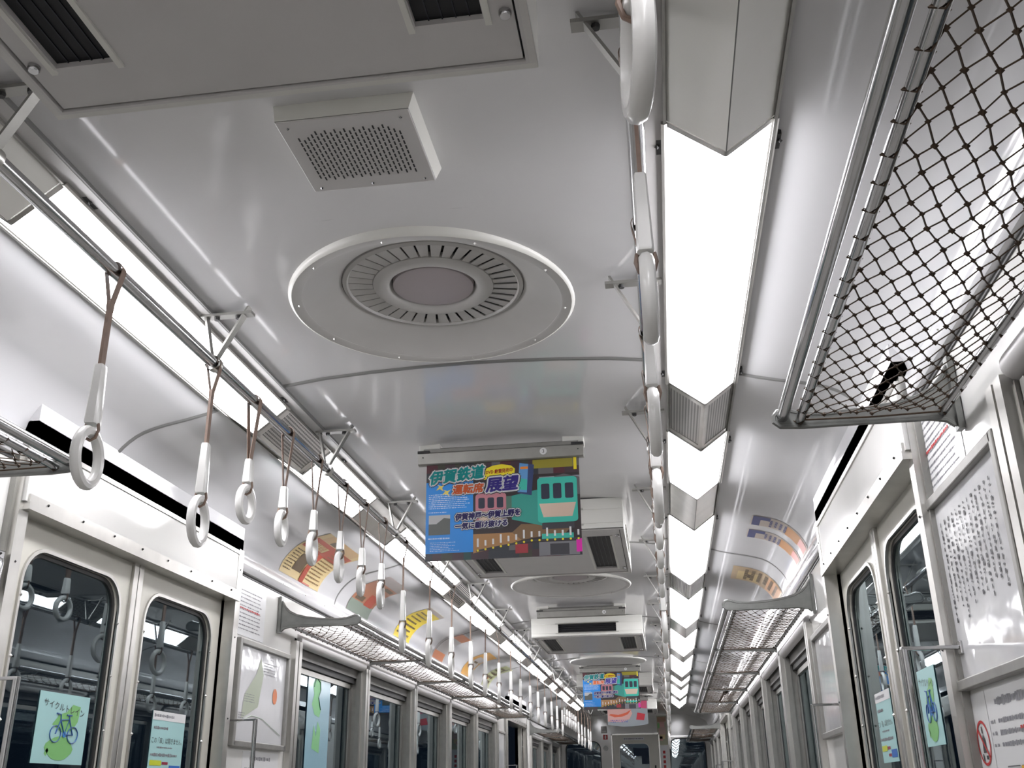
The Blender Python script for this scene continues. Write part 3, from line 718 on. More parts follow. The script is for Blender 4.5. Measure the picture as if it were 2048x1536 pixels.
# ------------------------------------------------------------------ luggage racks
def bracket_outline():
    top = [(1.238, .893), (1.235, .893), (1.226, .872), (1.208, .843), (1.185, .820), (1.15, .803), (1.10, .791), (1.03, .782), (.95, .777), (.90, .781), (.865, .792), (.848, .790), (.838, .778)]
    bot = [(.838, .765), (.85, .754), (.90, .751), (1.0, .752), (1.10, .752), (1.17, .752), (1.205, .746), (1.222, .732), (1.230, .724), (1.238, .722)]
    return top+bot
RK = [(-.54, 2.19, []), (4.64, 11.06, [6.11, 7.35, 8.58, 9.82]), (13.85, 17.4, [15.1, 16.3])]
RKN = ['nearest', 'middle', 'farthest']
for s, side in ((-1, 'left'), (1, 'right')):
    for ri, (ya, yb, mids) in enumerate(RK):
        K = thing('luggage_rack', (s*1.05, (ya+yb)/2, .72), '%s overhead luggage rack on the %s, tubes with knotted brown netting' % (RKN[ri], side), 'luggage rack', 'netted luggage racks')
        yi, yj = ya+.004, yb-.004
        c = MB(); c.tube([(s*.857, yi, .776), (s*.857, yj, .776)], .0135, 12); c.build('front_tube', M_steel, K, smooth=True)
        c = MB(); c.tube([(s*.893, yi, .765), (s*.893, yj, .765)], .0105, 10); c.build('net_tube', M_steel, K, smooth=True)
        c = MB(); c.tube([(s*1.198, yi, .765), (s*1.198, yj, .765)], .0105, 10); c.build('net_tube', M_steel, K, smooth=True)
        for ye, sg in ((ya, 1), (yb, -1)):
            c = MB(); ol = bracket_outline(); c.extr([(s*p[0], p[1]) for p in ol], lambda p, t: (p[0], t, p[1]), ye-.003, ye+.003)
            # rolled edge along top and bottom
            top = ol[2:13]; bot = ol[13:21]
            c.tube([(s*p[0], ye, p[1]) for p in top+bot], .006, 6)
            c.box(s*1.224, s*1.237, ye-.014, ye+.014, .722, .893)
            c.build('end_bracket', M_cast, K, smooth=True, bevel=0)
        for ym in mids:
            c = MB(); c.extr([(s*.845, .768), (s*.86, .755), (s*1.19, .742), (s*1.207, .735), (s*1.207, .765), (s*1.19, .765), (s*.90, .762), (s*.86, .772)], lambda p, t: (p[0], t, p[1]), ym-.007, ym+.007)
            c.build('support_arm', M_cast, K)
        # net
        c = MB(); seg_ = sorted([ya]+mids+[yb]); x0, x1 = .905, 1.188; NX = 8
        for (p, q) in zip(seg_, seg_[1:]):
            NX = 8 if p < 3 else 7; nr = int(round((q-p-.06)/(.0345 if p < 3 else .0425))); nr += nr % 2; rng = random.Random(int(p*100)+int(s))
            nodes = {}
            for j in range(nr+1):
                for i in range(NX+1):
                    off = .5 if j % 2 else 0
                    if j % 2 and i == NX: continue
                    t = (i+off)/NX; yv = p+.03+(q-p-.06)*j/nr
                    edge = min(1, min(j, nr-j)/3)
                    sag = -.022*math.sin(PI*t)*edge
                    yv += .006*rng.uniform(-1, 1); xx = x0+(x1-x0)*t+.002*rng.uniform(-1, 1)
                    nodes[(i, j)] = (s*xx, yv, .764+sag+.0015*rng.uniform(-1, 1))
            near = p < 3
            for (i, j), P_ in nodes.items():
                if j < nr:
                    for di in ((0, -1) if j % 2 == 0 else (0, 1)):
                        Q = nodes.get((i+di, j+1))
                        if Q: c.tube([P_, Q], (.0014 if near else .0013), 4 if near else 3)
                c.octa(P_, (.0046 if j % 2 else .0058) if near else .004)
                if i == 0 and j % 2 == 0:
                    c.tube([P_, (s*.893, P_[1]+.02, .752), (s*.880, P_[1]+.03, .765), (s*.893, P_[1]+.034, .777), (s*.905, P_[1]+.04, .765)], .0016, 4)
                if (i == NX) and j % 2 == 0:
                    c.tube([P_, (s*1.198, P_[1]+.012, .752), (s*1.211, P_[1]+.02, .765), (s*1.198, P_[1]+.024, .778), (s*1.188, P_[1]+.03, .765)], .0016, 4)
            for ye in (p+.02, q-.02): c.tube([(s*.895, ye, .760), (s*1.05, ye, .757), (s*1.195, ye, .760)], .0022, 5)
        c.build('netting', M_cord, K, kind='stuff')

# ------------------------------------------------------------------ poster hangers
def hanger(y, num, label):
    G = thing('poster_hanger', (0, y, 1.162), label, 'poster hanger', 'clip bars for hanging posters')
    hx = .315
    c = MB(); c.extr([(y-.012, 1.166), (y-.016, 1.206), (y-.010, 1.211), (y+.012, 1.211), (y+.012, 1.162), (y-.006, 1.162)], lambda p, t: (t, p[0], p[1]), -hx, hx); c.build('clip_bar', M_aluw, G, bevel=.001)
    c = MB(); c.extr([(y-.006, 1.211), (y-.006, 1.225), (y+.03, 1.240), (y+.036, 1.23), (y+.012, 1.22), (y+.012, 1.211)], lambda p, t: (t, p[0], p[1]), -hx+.02, hx-.02); c.build('hinge_bar', M_aluw, G)
    for s in (-1, 1):
        c = MB(); c.box(s*(hx-.08), s*(hx+.0), y+.01, y+.075, 1.222, 1.252); c.build('ceiling_bracket', M_acl, G, bevel=.002)
        c = MB(); c.box(s*(hx-.045), s*(hx+.001), y-.017, y+.012, 1.207, 1.217); c.build('end_clip', M_gask, G)
        c = MB(); c.octa((s*(hx-.02), y-.016, 1.19), .003); c.build('rivet', M_dark, G, kind='stuff')
    c = MB(); n = 16; c.poly((.165, y-.0165, 1.188), X, Z, [(.0135*math.cos(2*PI*k/n), .0135*math.sin(2*PI*k/n)) for k in range(n)], 0); c.build('number_disc', M_paper, G)
    text(num, 'number_lettering', M_ink, G, (.165, y-.0172, 1.181), X, Z, .014, align='CENTER')
    return G
hanger(3.58, '3', 'metal poster clip bar with number disc holding the nearest hanging poster')
hanger(7.24, '4', 'empty metal poster clip bar in front of the mid-car air unit')
hanger(10.83, '5', 'metal poster clip bar above the second hanging poster')
hanger(14.45, '6', 'metal poster clip bar above the pink poster at the far end')

def train_poster(y, label):
    T = thing('hanging_poster', (0, y, .785), label, 'poster', 'railway DVD posters')
    xl, xr, zt, zb = -.283, .295, 1.168, .795
    W_, H_ = xr-xl, zt-zb; o = (xl, y, zb)
    def q(name, m_, a0, a1, b0, b1, d): c = MB(); c.quad(o, X, Z, a0*W_, a1*W_, b0*H_, b1*H_, d); return c.build(name, m_, T)
    def pl(name, m_, pts, d): c = MB(); c.poly(o, X, Z, [(a*W_, b*H_) for a, b in pts], d); return c.build(name, m_, T)
    b = MB(); b.box(xl, xr, y-.0004, y+.0004, zb, zt); b.build('sheet', flat('dark_purple', (.05, .035, .045)), T)
    b = MB(); n = 0
    rg = random.Random(3)
    cols = [flat('plum', (.06, .035, .045)), flat('olive', (.055, .055, .04)), flat('slate', (.035, .04, .05)), flat('teal_dull', (.02, .07, .065)), flat('maroon', (.09, .025, .035)), flat('grey', (.13, .125, .13)), flat('slate', (0,0,0)), flat('plum', (0,0,0))]
    for row, (b0, b1) in enumerate(((.0, .075), (.075, .14), (.90, 1.0), (.83, .90))):
        t = 0
        while t < 1:
            w_ = rg.uniform(.03, .10); q('photo_print', rg.choice(cols), t, min(1, t+w_), b0, b1, .0008); t += w_
    q('background_print', flat('dark_brown', (.035, .025, .027)), .30, 1, .14, .83, .0009)
    q('background_print', flat('green_blur', (.08, .17, .13)), .52, .72, .42, .62, .0011)
    q('background_print', flat('roof_grey', (.28, .30, .34)), .74, 1.0, .66, .80, .0011)
    pl('background_print', flat('hill_grey', (.12, .11, .12)), [(.80, .66), (1, .60), (1, .78), (.90, .82), (.84, .80)], .0013)
    pl('ground_print', flat('ochre', (.38, .20, .08)), [(.31, .06), (.45, .10), (.62, .17), (.56, .25), (.31, .25)], .0012)
    pl('ground_print', flat('ochre2', (.20, .12, .06)), [(.56, .25), (.62, .17), (.75, .20), (.9, .22), (.95, .30), (.62, .33)], .0012)
    q('blue_panel', flat('blue', (.02, .25, .72)), 0.0, .31, .075, .80, .0016)
    # teal train front and pink train front
    def train(cx, cz_, w_, h_, colr, tag_, d):
        P = rrect(cx-w_/2, cx+w_/2, cz_, cz_+h_, .03, 4)
        c = MB(); c.poly(o, X, Z, [(a*W_, b_*H_) for a, b_ in P], d); c.build('train_print', colr, T)
        for k in (-1, 0, 1):
            P = rrect(cx+k*w_*.30-w_*.105, cx+k*w_*.30+w_*.105, cz_+h_*.52, cz_+h_*.86, .012, 3)
            c = MB(); c.poly(o, X, Z, [(a*W_, b_*H_) for a, b_ in P], d+.0003); c.build('train_window_print', flat('glass_dark', (.03, .035, .06)), T)
        pl('train_band_print', flat('tan', (.62, .48, .38)), [(cx-w_*.46, cz_+h_*.42), (cx+w_*.46, cz_+h_*.42), (cx+w_*.36, cz_+h_*.12), (cx-w_*.36, cz_+h_*.12)], d+.0003)
        q('train_skirt_print', flat('skirt', (.05, .05, .06)), cx-w_*.4, cx+w_*.4, cz_-h_*.14, cz_-.004, d)
    pl('train_print', flat('teal_side', (.04, .30, .25)), [(.56, .38), (.76, .30), (.76, .68), (.56, .62)], .0014)
    train(.855, .33, .255, .46, flat('teal', (.05, .48, .38)), 'teal', .0018)
    train(.425, .34, .20, .32, flat('rose', (.50, .20, .24)), 'rose', .0018)
    q('train_print', flat('teal', (0, 0, 0)), .75, .95, .16, .22, .0018)
    # lower photographs and route
    q('photo_print', flat('photo_grey', (.20, .20, .22)), .73, .985, .005, .14, .0014)
    q('photo_print', flat('photo_dark', (.05, .05, .06)), .80, .92, .01, .12, .0016)
    q('photo_print', flat('red_train', (.35, .04, .05)), .58, .66, .04, .13, .0016)
    q('photo_print', flat('magenta', (.75, .02, .42)), .965, 1.0, .03, .16, .0018)
    q('photo_print', flat('yellow', (.85, .70, .03)), .965, .985, .86, 1.0, .0014)
    q('photo_print', flat('yellow_dark', (.30, .26, .03)), .70, .96, .89, .98, .0012)
    b = MB(); b2 = MB()
    for i in range(14):
        a = .34+.64*i/13; zz = .085+.075*min(1, i/7); n = 8
        b.poly(o, X, Z, [(a*W_+.0042*math.cos(2*PI*k/n), zz*H_+.0042*math.sin(2*PI*k/n)) for k in range(n)], .0024)
        b2.quad(o, X, Z, a*W_-.0035, a*W_+.0035, (zz+.035)*H_, (zz+(.09 if i % 3 else .12))*H_, .0024)
    b.build('station_dot_print', flat('yellow', (0, 0, 0)), T); b2.build('station_name_print', M_paper, T, kind='stuff')
    pl('route_line_print', M_ink, [(.33, .07), (.67, .150), (.99, .150), (.99, .17), (.67, .17), (.33, .09)], .0020)
    # blue panel text
    b = MB(); lines(b, o, X, Z, .018*W_, .29*W_, .52*H_, .68*H_, 8, .0022, .5, (.003, .012)); lines(b, o, X, Z, .018*W_, .17*W_, .21*H_, .235*H_, 1, .0022, .6, (.003, .01))
    lines(b, o, X, Z, .018*W_, .15*W_, .478*H_, .498*H_, 1, .0022, .6, (.003, .01)); lines(b, o, X, Z, .03*W_, .26*W_, .09*H_, .19*H_, 6, .0022, .35, (.003, .01), ragged=.5)
    b.build('small_print', flat('pale_blue', (.45, .62, .85)), T, kind='stuff')
    q('inset_photo_print', flat('photo_sky', (.45, .46, .47)), .02, .16, .26, .46, .0022); pl('inset_photo_print', flat('photo_land', (.10, .11, .10)), [(.02, .26), (.16, .26), (.16, .42), (.12, .43), (.07, .37), (.02, .37)], .0025)
    pl('badge_print', flat('yellow', (0, 0, 0)), [(.38, .80), (.58, .835), (.585, .90), (.56, .935), (.50, .955), (.44, .945), (.40, .92), (.38, .87)], .0022)
    # dvd case
    pl('case_print', flat('navy', (.04, .06, .16)), [(.60, .645), (.69, .615), (.71, .93), (.615, .96)], .0022)
    pl('case_print', flat('case_blue', (.12, .32, .62)), [(.60, .66), (.66, .645), (.672, .94), (.615, .955)], .0025)
    pl('case_print', flat('teal', (0, 0, 0)), [(.605, .68), (.66, .67), (.664, .78), (.61, .80)], .0028)
    pl('case_print', flat('orange', (.80, .25, .03)), [(.62, .89), (.67, .89), (.67, .915), (.62, .915)], .0028)
    pl('star_print', flat('straw', (.75, .62, .15)), [(.065, .715), (.085, .755), (.075, .775), (.10, .76), (.125, .775), (.105, .74), (.115, .705), (.09, .73)], .0026)
    pl('star_print', flat('straw', (0, 0, 0)), [(.105, .665), (.125, .70), (.115, .72), (.14, .705), (.165, .72), (.145, .685), (.155, .65), (.13, .675)], .0026)
    # titles, each with dark and white outline copies behind
    def title(body, a, b_, w_, h_, m_, nm, ol=.13, tilt=.035, sk=.12, d=.0030):
        uu = Vector((1, 0, tilt)).normalized(); oo = Vector(o)+X*(a*W_)+Z*(b_*H_)
        e = h_*H_*ol
        text(body, nm+'_edge', M_ink, T, oo, uu, Z, h_*H_, d, w_*W_, sk=sk, spread=e*1.7)
        text(body, nm+'_outline', M_paper, T, oo, uu, Z, h_*H_, d+.0004, w_*W_, sk=sk, spread=e*1.15)
        text(body, nm, m_, T, oo, uu, Z, h_*H_, d+.0008, w_*W_, sk=sk, spread=e*.33)
    title('伊賀鉄道', .025, .775, .36, .135, flat('title_teal', (.02, .42, .42)), 'title_lettering', tilt=.09)
    title('運転席', .175, .665, .205, .095, flat('title_orange', (.80, .17, .05)), 'title_lettering', tilt=.03)
    title('展望', .395, .67, .21, .145, flat('title_indigo', (.07, .05, .35)), 'title_lettering', tilt=.05)
    text('DVD 絶賛発売中', 'badge_lettering', M_red, T, Vector(o)+X*(.395*W_)+Z*(.855*H_), Vector((1, 0, .05)), Z, .045*H_, .0026, .175*W_, spread=.0004)
    title('伊賀神戸～伊賀上野を', .195, .395, .42, .068, flat('slogan_indigo', (.04, .03, .16)), 'slogan_lettering', tilt=.035, sk=.1, d=.0032, ol=.16)
    title('一気に駆け抜ける', .195, .303, .335, .064, flat('slogan_indigo', (0, 0, 0)), 'slogan_lettering', tilt=.035, sk=.1, d=.0032, ol=.16)
    return T
T1 = train_poster(3.58, 'nearest hanging poster for a railway DVD, teal and pink trains')
copy_tree(T1, (0, 10.83, .785), label='second, smaller-looking railway DVD poster hanging far down the aisle')
# pink and grey poster at the far end (picture left generic)
T = thing('hanging_poster', (0, 14.45, .83), 'pink and grey poster with a red square, hanging at the far end', 'poster')
b = MB(); n = 14; zt, zb = 1.165, .86; xs = [-.245+.545*k/n for k in range(n+1)]
fr = [(x, zb-.028*math.sin(PI*k/n)) for k, x in enumerate(xs)]+[(.30, zt), (-.245, zt)]
b.extr(fr, lambda p, t: (p[0], t, p[1]), 14.4496, 14.4504); b.build('sheet', flat('cool_grey', (.33, .37, .40)), T)
b = MB(); b.poly((0, 14.449, 0), X, Z, [(-.243, .90), (-.05, .89), (.05, .93), (.09, 1.0), (.04, 1.13), (-.05, 1.165), (-.243, 1.165)]); b.build('colour_print', flat('pink', (.72, .42, .38)), T)
b = MB(); b.poly((0, 14.4485, 0), X, Z, [(-.225, .985), (-.15, .955), (-.05, .96), (.03, .99), (.08, 1.05), (.0, 1.01), (-.1, .985), (-.2, 1.0)]); b.build('colour_print', flat('red_orange', (.70, .13, .06)), T)
b = MB(); b.poly((0, 14.4485, 0), X, Z, [(.14, .92), (.245, .91), (.265, .99), (.16, 1.01)]); b.build('colour_print', flat('crimson', (.55, .03, .05)), T)
b = MB(); b.poly((0, 14.4485, 0), X, Z, [(.20, 1.07), (.29, 1.06), (.295, 1.165), (.22, 1.165)]); b.build('colour_print', flat('hot_pink', (.70, .10, .22)), T)
b = MB(); lines(b, (0, 14.4485, 0), X, Z, -.21, .07, .885, .925, 2, 0, .5, (.012, .03)); b.build('small_print', flat('blue_ink', (.10, .12, .45)), T, kind='stuff')

# ------------------------------------------------------------------ curved advertisements on the coves
def cove_ad(s, y0, y1, s0, s1, base, prints, name_label):
    A = thing('cove_advert', (s*cs((s0+s1)/2)[0], (y0+y1)/2, cs((s0+s1)/2)[1]), name_label, 'advert', 'curved adverts on the coves')
    def patch(b, ya, yb, sa, sb, lift):
        n = max(2, int((sb-sa)/.025)+1); row = []
        for i in range(n+1):
            q = sa+(sb-sa)*i/n; P_ = cs(q); P2 = cs(min(q+.004, SS[-1])); P1 = cs(max(q-.004, 0))
            t = Vector((P2[0]-P1[0], P2[1]-P1[1])).normalized(); nn = Vector((-abs(t.y), -abs(t.x)))
            row.append((s*(P_[0]+nn.x*lift), P_[1]+nn.y*lift))
        vs = [(p[0], ya, p[1]) for p in row]+[(p[0], yb, p[1]) for p in row]
        b.add(vs, [(i, i+1, n+2+i, n+1+i) for i in range(n)])
    b = MB(); patch(b, y0, y1, s0, s1, .002); b.build('sheet', base, A, smooth=True)
    for (nm, m_, a, b_, c_, d_, lv) in prints:
        b = MB(); patch(b, y0+(y1-y0)*a, y0+(y1-y0)*b_, s1-(s1-s0)*c_, s1-(s1-s0)*d_, .0025+.0008*lv); b.build(nm, m_, A, smooth=True)
    return A, patch
def textrows(A, patch, y0, y1, s0, s1, rows, m_, seed=1, fill=.5):
    rg = random.Random(seed); b = MB()
    for i in range(rows):
        sm = s0+(s1-s0)*(i+.5)/rows; hh = (s1-s0)/rows*fill/2; t = y0
        while t < y1-(y1-y0)*rg.uniform(0, .25):
            w_ = rg.uniform(.008, .03); patch(b, t, min(y1, t+w_), sm-hh, sm+hh, .0048); t += w_+.006
    b.build('small_print', m_, A, kind='stuff')
cream = flat('cream', (.66, .52, .27)); redp = flat('ad_red', (.46, .09, .055)); dk = flat('ad_brown', (.14, .10, .06)); yel = flat('ad_yellow', (.80, .62, .06))
A, pt = cove_ad(-1, 4.58, 5.15, .99, 1.31, cream, [('colour_print', redp, .03, .97, .52, .80, 0), ('colour_print', redp, .46, .56, .0, .55, 0), ('colour_print', redp, .5, .75, 0.0, .06, 0), ('picture_print', dk, .22, .44, .12, .42, 1), ('colour_print', flat('ad_tan', (.60, .42, .22)), .1, .9, .80, 1.0, 0), ('picture_print', dk, .28, .42, .82, .92, 1)], 'cream and red curved advert on the left cove above the first door end')
textrows(A, pt, 4.60, 4.70, 1.16, 1.29, 8, dk, 1, .3); textrows(A, pt, 4.92, 5.12, 1.05, 1.29, 12, flat('ink_brown', (.25, .15, .06)), 2, .3); textrows(A, pt, 4.66, 4.88, 1.07, 1.13, 1, cream, 4, .7)
A, pt = cove_ad(-1, 5.66, 6.10, .98, 1.31, flat('ad_salmon', (.45, .20, .12)), [('colour_print', flat('ad_grey_green', (.22, .27, .22)), 0, 1, 0, .22, 0), ('colour_print', flat('ad_fog', (.38, .34, .33)), 0, 1, .78, 1, 0), ('colour_print', redp, .55, .9, .2, .45, 1), ('picture_print', dk, .1, .45, .24, .34, 1), ('picture_print', dk, .55, .9, .66, .74, 1)], 'salmon and grey-green curved advert on the left cove above the second window')
A, pt = cove_ad(-1, 6.73, 7.16, .98, 1.31, yel, [('colour_print', flat('ad_fog', (0, 0, 0)), 0, 1, .9, 1, 0)], 'bright yellow curved advert with black lettering on the left cove')
textrows(A, pt, 6.77, 7.12, 1.04, 1.29, 7, dk, 5, .35)
A, pt = cove_ad(-1, 7.90, 8.32, .98, 1.31, flat('ad_pale', (.45, .43, .42)), [('colour_print', flat('ad_orange', (.65, .22, .08)), .05, .95, .0, .2, 0), ('colour_print', flat('ad_orange', (0, 0, 0)), .05, .95, .7, .95, 0)], 'grey curved advert with orange bands on the left cove')
A, pt = cove_ad(-1, 9.1, 9.54, .98, 1.31, flat('ad_amber', (.65, .35, .07)), [('colour_print', flat('ad_pale', (0, 0, 0)), .25, .9, .25, .7, 0), ('picture_print', dk, .4, .7, .3, .5, 1)], 'amber curved advert with a pale centre on the left cove')
A, pt = cove_ad(-1, 10.14, 10.55, .98, 1.31, flat('ad_sage', (.42, .45, .25)), [('colour_print', flat('ad_orange', (0, 0, 0)), .1, .4, .05, .3, 0)], 'sage green curved advert on the left cove near the second door')
textrows(A, pt, 10.2, 10.5, 1.02, 1.28, 5, dk, 7)
pale = flat('strip_pale', (.50, .44, .38)); blu = flat('strip_blue', (.07, .08, .20))
for (y0, y1, s0, s1, k) in ((4.62, 4.79, 1.012, 1.315, 'upper'), (4.88, 5.04, 1.010, 1.31, 'lower')):
    A, pt = cove_ad(1, y0, y1, s0, s1, pale, [('colour_print', blu, .02, .98, .86, .98, 0), ('colour_print', blu, .02, .35, .72, .86, 0), ('colour_print', flat('strip_orange', (.50, .25, .10)), .1, .95, .2, .45, 0), ('colour_print', redp, .15, .85, .02, .2, 1)],
                    'narrow blue and orange sticker strip on the right cove, the %s of the pair' % ('nearer' if k == 'upper' else 'farther'))
    textrows(A, pt, y0+.03, y1-.02, s0+.08, s1-.13, 4, blu, 9)
A, pt = cove_ad(1, 5.75, 6.12, .99, 1.31, flat('strip_tan', (.50, .38, .24)), [('colour_print', flat('strip_orange', (0, 0, 0)), .05, .95, .03, .35, 0), ('colour_print', cream, .3, .9, .5, .9, 0), ('picture_print', dk, .45, .7, .60, .72, 1)], 'tan curved advert on the right cove above the middle rack')
textrows(A, pt, 5.79, 6.08, 1.05, 1.28, 6, dk, 11)

# ------------------------------------------------------------------ wall posters, notices
def uax(s): return Y if s < 0 else -Y
def framed(s, ya, yb, za, zb, label):
    P = thing('framed_advert', (s*1.235, (ya+yb)/2, za), label, 'framed poster')
    for a in ((ya-.012, ya+.012, za-.012, zb+.012), (yb-.012, yb+.012, za-.012, zb+.012), (ya, yb, zb-.012, zb+.012), (ya, yb, za-.012, za+.012)):
        c = MB(); c.box(s*1.218, s*1.241, *a); c.build('frame_bar', M_aluw, P, bevel=.003)
    c = MB(); c.box(s*1.233, s*1.237, ya+.01, yb-.01, za+.01, zb-.01); c.build('poster_sheet', M_film, P)
    u_ = uax(s); o = (s*1.2325, ya if s < 0 else yb, za)
    return P, o, u_
P, o, u_ = framed(-1, 4.19, 4.78, .215, .63, 'framed map poster under glossy film on the left wall beside the first door')
c = MB(); c.poly(o, u_, Z, [(.08, .10), (.26, .16), (.30, .30), (.26, .37), (.22, .30), (.10, .2)], .0012); c.build('map_print', flat('map_green', (.42, .47, .36)), P)
c = MB(); c.poly(o, u_, Z, [(.455+.028*math.cos(2*PI*k/12), .22+.035*math.sin(2*PI*k/12)) for k in range(12)], .0014); c.build('colour_print', flat('map_orange', (.70, .22, .08)), P)
c = MB(); lines(c, o, u_, Z, .10, .22, .17, .21, 4, .0016, .3); lines(c, o, u_, Z, .3, .5, .30, .36, 5, .0016, .3, ragged=.5); lines(c, o, u_, Z, .05, .12, .09, .13, 4, .0016, .35); c.build('small_print', M_inkg, P, kind='stuff')
c = MB(); c.tube([(-1.2305, 4.24, .30), (-1.2305, 4.38, .335), (-1.2305, 4.5, .33), (-1.2305, 4.62, .30), (-1.2305, 4.74, .27)], .0015, 4); c.build('map_line_print', flat('map_line', (.35, .45, .35)), P)
P, o, u_ = framed(1, 1.99, 2.56, .215, .64, 'large framed poster with handwritten vertical columns on the near right wall')
c = MB(); lines(c, o, u_, Z, .07, .49, .11, .37, 13, .0012, .34, (.003, .012), vert=True, ragged=.3); c.build('column_print', M_ink, P, kind='stuff')
framed(1, 4.19, 4.78, .215, .63, 'framed poster with wrinkled film on the right wall beyond the door'); framed(-1, 11.13, 11.6, .215, .63, 'framed poster far down the left wall before the second door')
framed(1, 11.13, 11.6, .215, .63, 'framed poster far down the right wall before the second door')
def paper(s, ya, yb, za, zb, label, m_=None, x=1.2385, name='paper_notice', cat='notice'):
    P = thing(name, (s*x, (ya+yb)/2, za), label, cat)
    c = MB(); c.box(s*x, s*(x+.001), ya, yb, za, zb); c.build('sheet', m_ or M_paper, P)
    return P, Vector((s*(x-.0006), ya if s < 0 else yb, za)), uax(s)
for s, ya, yb, lab in ((-1, 4.15, 4.47, 'white typed notice with one red line on the left wall above the framed map'), (1, 2.22, 2.54, 'white typed notice with one red line on the right wall behind the near rack end')):
    P, o, u_ = paper(s, ya, yb, .655, .90, lab)
    c = MB(); lines(c, o, u_, Z, .03, .28, .02, .20, 11, 0, .35, (.006, .02)); c.build('small_print', M_inkg, P, kind='stuff')
    c = MB(); lines(c, o, u_, Z, .03, .26, .108, .122, 1, .0004, .6, (.006, .02)); c.build('red_print', M_red, P, kind='stuff')
# lower right: no-smoking sign and notice
P, o, u_ = paper(1, 2.405, 2.515, -.06, .195, 'white no-smoking sticker with a red ring on the right wall under the framed poster', name='sticker')
n = 28; cx, cy = .050, .150
c = MB()
out = [(cx+.047*math.cos(2*PI*k/n), cy+.047*math.sin(2*PI*k/n)) for k in range(n)]; inn = [(cx+.041*math.cos(2*PI*k/n), cy+.041*math.sin(2*PI*k/n)) for k in range(n)]
vs = [o+u_*a+Z*b_ for a, b_ in out+inn]; c.add([v_+Vector((-.0006, 0, 0)) for v_ in vs], [(i, (i+1) % n, n+(i+1) % n, n+i) for i in range(n)]); c.poly(o, u_, Z, [(cx-.035, cy+.029), (cx-.030, cy+.034), (cx+.035, cy-.029), (cx+.030, cy-.034)], .0012); c.build('prohibition_ring', M_red, P)
c = MB(); c.poly(o, u_, Z, [(cx-.012, cy-.02), (cx+.010, cy-.02), (cx+.014, cy+.005), (cx+.004, cy+.018), (cx-.008, cy+.008)], .0008); c.quad(o, u_, Z, cx-.003, cx+.004, cy+.02, cy+.034, .0008); c.quad(o, u_, Z, cx-.02, cx-.012, cy-.036, cy-.022, .0008); c.quad(o, u_, Z, cx+.004, cx+.018, cy-.034, cy-.026, .0008); c.build('cigarette_symbol', M_ink, P)
text('禁煙', 'lettering', M_ink, P, o+u_*.018+Z*.065, u_, Z, .022, .001, .07)
P, o, u_ = paper(1, 1.85, 2.40, -.12, .205, 'wide white timetable notice with an orange block diagram on the right wall', name='paper_notice')
c = MB(); lines(c, o, u_, Z, .06, .40, .275, .298, 1, 0, .8, (.004, .016)); lines(c, o, u_, Z, .01, .045, .19, .26, 3, 0, .35, (.01, .02)); lines(c, o, u_, Z, .065, .4, .19, .26, 3, 0, .45, (.004, .016)); lines(c, o, u_, Z, .06, .4, .03, .08, 3, 0, .45, (.004, .016)); lines(c, o, u_, Z, .02, .045, .135, .150, 1, 0, .5, (.01, .02)); c.build('small_print', M_inkg, P, kind='stuff')
c = MB()
for a in (.075, .165): c.quad(o, u_, Z, a, a+.08, .158, .160, .0006); c.quad(o, u_, Z, a, a+.08, .112, .114, .0006); c.quad(o, u_, Z, a, a+.0015, .112, .16, .0006)
for a in (.25, .34): c.quad(o, u_, Z, a, a+.08, .158, .160, .0006); c.quad(o, u_, Z, a, a+.08, .112, .114, .0006)
c.build('diagram_line', M_ink, P, kind='stuff')
c = MB(); c.quad(o, u_, Z, .162, .182, .113, .159, .0009); c.build('orange_print', flat('diagram_orange', (.75, .38, .03)), P)
c = MB(); lines(c, o, u_, Z, .20, .30, .222, .236, 1, .0006, .6, (.008, .02)); lines(c, o, u_, Z, .19, .28, .165, .178, 1, .0006, .6, (.008, .02)); c.build('red_print', M_red, P, kind='stuff')
# vertical text strip on the window side of the right panel
P, o, u_ = paper(1, 1.935, 1.975, .28, .60, 'narrow vertical label with red then black characters beside the near right window', name='sticker', cat='sticker', x=1.2375, m_=M_wall)
for i, ch in enumerate('四号車禁'): text(ch, 'lettering', M_red if i < 3 else M_ink, P, o+u_*.006+Z*(.26-.04*i), u_, Z, .028, .0004, .026)
c = MB(); lines(c, o, u_, Z, .012, .030, .02, .13, 1, .0004, .6, (.006, .02), vert=True); c.build('small_print', M_ink, P, kind='stuff')
P, o, u_ = paper(-1, 4.34, 4.76, -.12, .19, 'white timetable notice under the framed map on the left wall'); c = MB(); lines(c, o, u_, Z, .08, .34, .27, .295, 1, 0, .7, (.008, .02)); lines(c, o, u_, Z, .03, .3, .16, .25, 5, 0, .4, (.006, .02)); c.build('small_print', M_inkg, P, kind='stuff')
